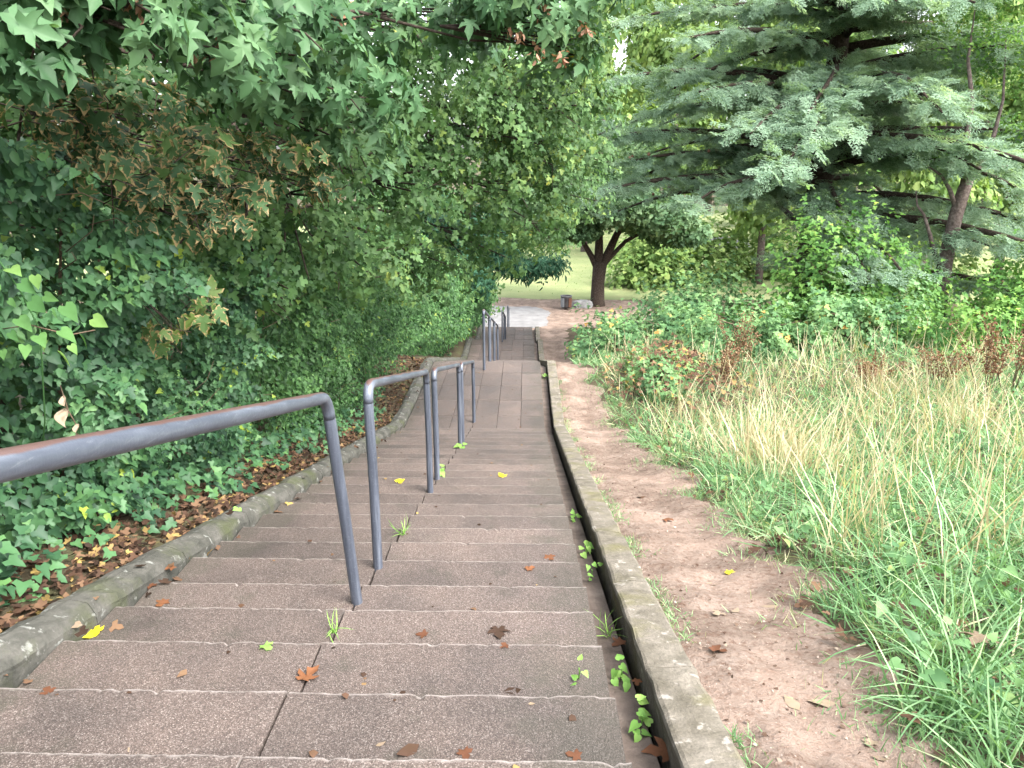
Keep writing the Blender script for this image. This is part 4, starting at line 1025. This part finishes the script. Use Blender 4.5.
# small forked tree in front of the right edge
fb = at(948, 262, 21.5); fb[2] = float(G(fb[0], fb[1])) - .1
e = empty('forked_tree', fb, 'slender grey-brown forked tree rising from bushes near the right edge', 'tree')
def pt(x, y, Y=21.5): return at(x, y, Y)
MB().tube([fb, pt(945, 262), pt(956, 215), pt(964, 190), pt(969, 178)], [.23, .20, .18, .17, .14], 9).build('trunk', M['bark_grey'], e)
for pts, rr in ([(964, 190), (967, 165), (966, 140), (972, 100), (968, 60), (975, 10)], .13), ([(967, 182), (980, 165), (992, 142), (1003, 100), (1006, 40)], .1), ([(957, 212), (950, 190), (941, 175), (926, 165)], .08), ([(936, 262), (930, 235), (924, 215), (917, 205), (916, 190)], .07), ([(985, 160), (1000, 168), (1024, 160)], .025):
    MB().tube([pt(*p) for p in pts], [max(.012, rr * (1 - k / (len(pts) - 1)) ** .7) for k in range(len(pts))], 8).build('limb', M['bark_grey'], e)
r = np.random.default_rng(94); n = 5200
P = []
for (x, y, Y, rad) in [(975, 20, 22, 1.3), (1010, 60, 22, 1.2), (930, 150, 22.5, .6), (1015, 140, 23, .9), (960, -60, 22, 2)]:
    k = int(900 * rad); P.append(at(x, y, Y) + norm(r.normal(size=(k, 3))) * (rad * r.uniform(.3, 1, (k, 1))))
P = np.concatenate(P); n = len(P)
leaf_mesh('crown', [scatter(OVA, P, frames(np.array([0, -.3, .7]) + r.normal(size=(n, 3)) * .5, r.normal(size=(n, 3))), r.uniform(.07, .14, n), leaf_rnd(P, r, 1.5))], M['bush'], e, kind='stuff')

# ------------------------------------------------------------------ distant trees beyond the lawn
far = [(-2, 88, 15, 6.5, 'pale tree beyond the lawn straight behind the plaza'), (9, 96, 19, 7, 'tall pale tree beyond the lawn behind the dark trunk'), (20, 110, 22, 8, 'tall hazy tree behind the pale road'), (27, 70, 13, 5, 'pale round tree seen through the cedar boughs'), (35, 104, 21, 8, 'broad far tree behind the cedar'), (36, 58, 15, 6, 'pale tree behind the forked trunk'), (49, 84, 20, 8, 'far pale tree beyond the right edge bushes'), (62, 100, 22, 9, 'farthest pale tree at the right'), (30, 38, 10, 4.5, 'bright tree close behind the right edge bushes'), (3, 125, 21, 9, 'hazy tree in the gap above the lawn'), (14, 74, 21, 6.5, 'tall pale tree directly behind the left cedar boughs'), (26, 50, 19, 6, 'tall pale tree behind the cedar trunk'), (40, 72, 24, 9, 'very tall pale tree behind the forked tree'), (33, 82, 25, 8, 'very tall hazy tree between cedar and forked tree'), (18, 58, 17, 5, 'pale tree behind the lower cedar boughs'), (13.5, 100, 25, 6.5, 'tall pale tree in the gap between field maple and cedar'), (6, 78, 24, 6, 'pale tree left of the gap above the dark trunk')]
far_me = []
for k, (x, y, h, rad, label) in enumerate(far):
    if x > 4: h *= 1.3
    r = np.random.default_rng(400 + k); z0 = float(G(x, y)); e = empty('distant_tree', (x, y, z0), label, 'tree', 'trees beyond the lawn')
    if k < 7:                               # seven crowns are modelled, in units of the tree's height and spread
        P, N = [], []
        for j in range(13):
            a, q = r.uniform(0, 6.28), r.uniform(.1, .75); zz = r.uniform(.22, .88); c = np.array([math.cos(a) * q * (1.1 - abs(zz - .5)), math.sin(a) * q * (1.1 - abs(zz - .5)), zz * 2.8])
            rr = r.uniform(.3, .48); m = 560; d = norm(r.normal(size=(m, 3))); P.append(c + d * np.array([1, 1, .75]) * rr * np.clip(1 - np.abs(r.normal(size=(m, 1))) * .25, .2, 1)); N.append(d)
        P, N = np.concatenate(P), np.concatenate(N); n = len(P)
        V_, F_, E_, R_ = scatter(TRI, P, frames(N * .6 + np.array([0, -.2, .5]) + r.normal(size=(n, 3)) * .35, r.normal(size=(n, 3)) + np.array([0, 0, -.6])), r.uniform(.03, .08, n), leaf_rnd(P * 7, r, 3.0, .2))
        cm = mesh('crown', V_, F_, False, {'edge': E_, 'rnd': R_}); cm.materials.append(M['far'])
        t_ = MB().tube([(0, 0, -.04), (.03, 0, .84), (0, 0, 1.96)], [.06, .045, .018], 8); tm = mesh('trunk', t_.V, t_.F, True); tm.materials.append(M['bark_grey'])
        far_me.append((cm, tm))
    e.scale = (rad, rad, h / 2.8); e.rotation_euler = (0, 0, r.uniform(0, 6.28) if k >= 7 else 0)
    for nm, me in zip(('crown', 'trunk'), far_me[k % 7]):
        o = bpy.data.objects.new(nm, me); C.objects.link(o); o.parent = e
        if nm == 'crown': o['kind'] = 'stuff'
protos = [o for o in list(C.objects) if o.name.split('.')[0] == 'distant_tree'][1:5]
ordn = ['first', 'second', 'third', 'fourth', 'fifth', 'sixth', 'seventh', 'eighth', 'ninth', 'tenth', 'eleventh', 'twelfth']
for k in range(9):
    src = protos[k % 4]; x, y = -5 + 11.5 * k + rs.uniform(-2, 2), 128 + rs.uniform(-8, 14)
    t_ = src.copy(); C.objects.link(t_); t_.location = (x, y, float(G(x, y))); sc_ = rs.uniform(1.1, 1.4); t_.scale = [v * sc_ for v in src.scale]; t_.rotation_euler = (0, 0, rs.uniform(0, 6.28))
    t_['label'] = ordn[k] + ' tree from the left in the hazy row along the horizon'; t_['group'] = 'trees along the horizon'
    for ch in src.children:
        c_ = ch.copy(); C.objects.link(c_); c_.parent = t_
# tall grass fringe at the back of the lawn
r = np.random.default_rng(95); n = 7000; x, y = r.uniform(-25, 45, n), r.uniform(54, 92, n); y = np.where(r.uniform(size=n) < .45, r.normal(66, 4, n), y)
grass_field('lawn_grass', 'sunlit yellow-green grass of the lawn beyond the plaza', x, y, r, .05, .16, .05, M['far'], .7)

# ------------------------------------------------------------------ bin and stone by the dark tree
bp = np.array([2.62, 47.6, float(G(2.62, 47.6)) + .035])
e = empty('litter_bin', bp, 'small dark litter bin with pale and rust sides on the bare earth', 'bin')
drum = MB().lathe([(.02, .12), (.30, .12), (.33, .3), (.345, .8), (.36, .82), (.36, .86), (.31, .87), (.30, .6), (.02, .5)], 20).build('drum', mat_plain('dark_bin_metal', [(.35, (.02, .02, .024)), (.7, (.06, .055, .055))], 4, .5, .4), e, True, False)
for sgn, colr in ((-1, (.2, .21, .22)), (1, (.09, .04, .024))):
    mb = MB(); V, Fc = [], []
    for a in np.linspace(-.45, .45, 7):
        an = -math.pi / 2 + sgn * .85 + a
        for rr, z in ((.352, .2), (.362, .78), (.372, .78), (.362, .2)): V.append((rr * math.cos(an), rr * math.sin(an), z))
    for k in range(6):
        for j in range(4): Fc.append((4 * k + j, 4 * k + (j + 1) % 4, 4 * k + 4 + (j + 1) % 4, 4 * k + 4 + j))
    mb.add(V, Fc + [(0, 1, 2, 3), (27, 26, 25, 24)]).build('panel', mat_plain('bin_panel', [(.3, tuple(v * .7 for v in colr)), (.7, colr)], 9), drum, False, False)
MB().lathe([(.03, 0), (.12, 0), (.12, .03), (.05, .05), (.05, .14)], 12).build('foot', M['bark'], e, True, False)
MB().lathe([(.362, .86), (.385, .875), (.385, .9), (.30, .9), (.30, .87)], 20).build('rim', mat_plain('bin_rim', [(.3, (.06, .06, .065)), (.7, (.16, .16, .17))], 8), drum, True, False)
r = np.random.default_rng(96)
V, Fc = [], []; nst = Noise(97, .5, 3)
for i_, (rz, z) in enumerate([(.62, -.05), (.66, .15), (.6, .36), (.45, .46), (.02, .5)]):
    for k in range(14):
        a = 2 * math.pi * k / 14; m = (abs(math.cos(a)) ** 3 + abs(math.sin(a)) ** 3) ** -.33; q = 1 + .09 * float(nst(math.cos(a), math.sin(a), z * 2))
        V.append((rz * m * q * math.cos(a), rz * .65 * m * q * math.sin(a), z + .03 * float(nst(a, z, 1))))
for i_ in range(4):
    for k in range(14): Fc.append((i_ * 14 + k, i_ * 14 + (k + 1) % 14, (i_ + 1) * 14 + (k + 1) % 14, (i_ + 1) * 14 + k))
o = link('boulder', mesh('boulder', V, Fc, False), mat_plain('pale_stone', [(.3, (.12, .12, .118)), (.7, (.24, .238, .235))], 5)); o.location = (3.72, 48.4, float(G(3.72, 48.4)) + .03)
tag(o, 'low pale grey boulder between the bin and the dark trunk', 'boulder')

# ------------------------------------------------------------------ fallen leaves that can be told apart
def curled(tpl, seed, amt=.35):
    r = np.random.default_rng(seed); V, Fc, e_ = tpl; V = V.copy(); V[:, 2] = .7 * amt * (.8 * V[:, 0] ** 2 + .35 * (V[:, 1] - .4) ** 2) + r.normal(size=len(V)) * .05; V[:, 2] -= V[:, 2].min() + .01
    return V, Fc, e_
fallen = [
 (92, 634, .085, 'dead_y', SYC, 'bright yellow maple leaf on the left end of a step by the kerb'),
 (309, 677, .085, 'dead_o', SYC, 'brown star-shaped leaf on the crack between the near step slabs'),
 (48, 692, .05, 'dead_o', MAP, 'small orange-brown leaf at the near left step edge'),
 (162, 604, .07, 'dead_o', MAP, 'orange leaf lying on the step above the yellow leaf'),
 (170, 574, .07, 'dead_o', MAP, 'orange-brown leaf against the lichened kerb, upper of the pair'),
 (152, 587, .05, 'dead_o', MAP, 'small tan-orange leaf by the lichened kerb between two larger ones'),
 (78, 633, .05, 'deadpale', MAP, 'tan leaf just left of the bright yellow leaf'),
 (267, 648, .06, 'weed', MAP, 'green and brown leaf lying left of the crack'),
 (183, 675, .055, 'litter', OVA, 'curled brown leaf in the middle of the near left slab'),
 (132, 751, .045, 'deadpale', OVA, 'pale pinkish curled leaf at the bottom left step'),
 (422, 635, .055, 'dead_o', MAP, 'reddish brown leaf on the right slab near the second post'),
 (499, 634, .085, 'litter', SYC, 'large brown leaf in the middle of the right slab'),
 (504, 647, .04, 'dead_o', MAP, 'small orange leaf just below the large brown leaf'),
 (410, 751, .085, 'litter', OVA, 'dark brown curled leaf on the nearest right slab'),
 (465, 755, .05, 'dead_o', MAP, 'orange leaf at the bottom edge centre'),
 (514, 692, .07, 'litter', OVA, 'dark brown twiggy leaf on a near right step edge'),
 (530, 569, .06, 'dead_o', MAP, 'brown leaf on the right slab five steps down'),
 (550, 559, .07, 'dead_o', MAP, 'reddish leaf right of centre six steps down'),
 (380, 746, .035, 'deadpale', OVA, 'small white leaf at the near left of the right slab'),
 (531, 705, .025, 'deadpale', OVA, 'tiny white petal on the near right slab'),
 (574, 756, .05, 'dead_o', MAP, 'orange leaf at the near right slab, close to the gutter'),
 (618, 644, .07, 'dead_o', MAP, 'orange-brown leaf lying in the gutter beside a grass sprig'),
 (637, 683, .04, 'dead_o', MAP, 'small orange leaf alone on the gutter floor'),
 (660, 752, .09, 'dead_o', SYC, 'brown leaf heap in the gutter at the bottom edge'),
 (502, 476, .1, 'dead_y', MAP, 'yellow leaf on the right slabs halfway down the first flight'),
 (400, 482, .09, 'dead_y', MAP, 'yellow leaf on the left slabs between the handrail posts'),
 (730, 573, .07, 'dead_y', MAP, 'small bright yellow leaf on the dirt path'),
 (718, 615, .07, 'deadpale', MAP, 'pale leaf on the dirt path, left of a pair'),
 (735, 612, .07, 'deadpale', OVA, 'pale curled leaf on the dirt path, right of a pair'),
 (711, 585, .06, 'deadpale', OVA, 'pale leaf on the dirt path below the yellow leaf'),
 (771, 607, .085, 'deadpale', OVA, 'long pale curled leaf in the middle of the dirt path'),
 (811, 597, .09, 'deadpale', MAP, 'pale leaf where the dirt path meets the grass'),
 (718, 651, .07, 'dead_o', MAP, 'brown leaf on the path next to the pale kerb'),
 (793, 705, .085, 'deadpale', OVA, 'tan curled leaf low on the dirt path'),
 (819, 705, .1, 'deadpale', OVA, 'broad pale leaf low on the dirt path, right of the tan one'),
 (870, 745, .05, 'deadpale', MAP, 'pale leaf at the bottom of the path, upper of two'),
 (879, 760, .05, 'deadpale', OVA, 'pale leaf at the bottom of the path, lower of two'),
 (974, 664, .13, 'deadpale', SYC, 'large tan maple leaf caught in the grass at the right'),
 (668, 521, .08, 'dead_o', MAP, 'brown leaf on the path beside the kerb, far from the camera'),
 (640, 498, .08, 'litter', OVA, 'dark leaf on the middle of the path beyond the yellow leaf'),
]
for k, (px_, py_, size, mt, tpl, label) in enumerate(fallen):
    p = hit(px_, py_); r = np.random.default_rng(700 + k); a = r.uniform(0, 6.28)
    V, Fc, e_ = curled(tpl, 800 + k, .3 if tpl is not OVA else 1.2); V = V * size * 1.1
    V[:, 1] -= .45 * size; c_, s_ = math.cos(a), math.sin(a); V = np.stack([V[:, 0] * c_ - V[:, 1] * s_, V[:, 0] * s_ + V[:, 1] * c_, V[:, 2]], -1)
    sl = -.2 if p[0] > .6 else 0; V[:, 2] += sl * V[:, 1]
    o = link('fallen_leaf', mesh('fallen_leaf', V, Fc, False, {'edge': e_, 'rnd': np.full(len(V), r.uniform(.1, .9))}), M[mt])
    o.location = (p[0], p[1], p[2] + (.002 if p[0] < .6 else .001 + (.12 if 'grass at the right' in label else 0)))
    tag(o, label, 'leaf', 'fallen leaves')
# many small bits nobody could count: leaf crumbs on the steps
r = np.random.default_rng(98); n = 260; x = r.uniform(XL, XR, n); y = 1 + 24 * r.uniform(0, 1, n) ** 1.1
pos = np.array([(a, b, H(a, b) + .004) for a, b in zip(x, y)])
leaf_mesh('leaf_crumbs', [scatter(TRI, pos, frames(np.array([0, 0, 1.]) + r.normal(size=(n, 3)) * .15, r.normal(size=(n, 3))), r.uniform(.008, .035, n), r.uniform(.2, 1, n))], M['litter'])
tag(bpy.data.objects['leaf_crumbs'], 'small brown leaf crumbs scattered over the steps', 'leaf crumbs', kind='stuff')

r = np.random.default_rng(99); n = 1300; y = .8 + 13 * r.uniform(0, 1, n) ** 1.4; x = .72 + (path_right(y) - .74) * r.uniform(0, 1, n)
pos = np.stack([x, y, path_z(x, y, (x - .69) / (path_right(y) - .69)) + .003], -1); k = r.uniform(size=n)
leaf_mesh('path_crumbs', [scatter(TRI, pos, frames(np.array([0, 0, 1.]) + r.normal(size=(n, 3)) * .5, r.normal(size=(n, 3))), r.uniform(.004, .02, n), k)], M['crumb'])
tag(bpy.data.objects['path_crumbs'], 'grit and leaf crumbs trodden into the dirt path', 'crumbs', kind='stuff')
# weeds in the joints
def weed(px_, py_, n, size, label, grassy=False, hgt=.08):
    b = hit(px_, py_); r = np.random.default_rng(int(px_ * 3 + py_)); e = empty('weed', b, label, 'weed', 'weeds in the joints of the stairs')
    if grassy:
        m = n * 4; tip = np.array([0, 0, 1.]) + r.normal(size=(m, 3)) * .5; tip[:, 2] = np.abs(tip[:, 2]); Rm = frames(np.cross(np.cross(tip, r.normal(size=(m, 3))), tip), tip); s = hgt * r.uniform(.6, 1.3, m)
        pos = b + r.normal(size=(m, 3)) * np.array([.012, .012, 0])
        for k in range(m):
            leaf_mesh('blade', [scatter(BL[2], pos[k:k + 1], Rm[k:k + 1], s[k:k + 1], r.uniform(size=1), .006 / s[k:k + 1])], M['weed'], e)
        return
    MB().tube([b - np.array([0, 0, .01]), b + np.array([.005, -.01, hgt * .5]), b + np.array([0, -.03, hgt])], .003, 5).build('stem', M['weed'], e)
    pos = b + np.stack([r.normal(size=n) * .02, r.normal(size=n) * .05, r.uniform(.015, hgt, n)], -1)
    single_leaves('leaf', HEA, pos, frames(np.array([0, -.3, 1.]) + r.normal(size=(n, 3)) * .3, r.normal(size=(n, 3)) + np.array([.2, -.3, 0])), size * r.uniform(.7, 1.2, n), M['weed'], e, r.uniform(size=n), 3)
weed(640, 728, 10, .045, 'bright weed nearest the camera at the gutter edge')
weed(620, 680, 8, .04, 'bright weed second from the bottom along the gutter edge')
weed(608, 636, 3, .04, 'grassy weed with long arching blades at the gutter edge', True, .14)
weed(591, 578, 5, .035, 'small round-leaved weed at the gutter edge')
weed(585, 553, 7, .05, 'bright leafy weed six steps down at the gutter edge')
weed(574, 520, 6, .05, 'weed at the gutter edge beyond the leafy one')
weed(578, 680, 4, .03, 'tiny green seedling on the near right slab')
weed(333, 632, 3, .04, 'pale grass tuft in the joint beside the nearest post', True, .1)
weed(403, 535, 4, .04, 'dry green tuft in the joint below the second handrail', True, .12)
weed(442, 474, 8, .06, 'green weed at the foot of the third handrail')
weed(460, 448, 9, .07, 'leafy weed between the posts of the third and fourth handrails')
weed(235, 520, 5, .05, 'green sprig on top of the lichened kerb')
weed(545, 378, 6, .08, 'green sprig at the bend of the gutter by the landing')
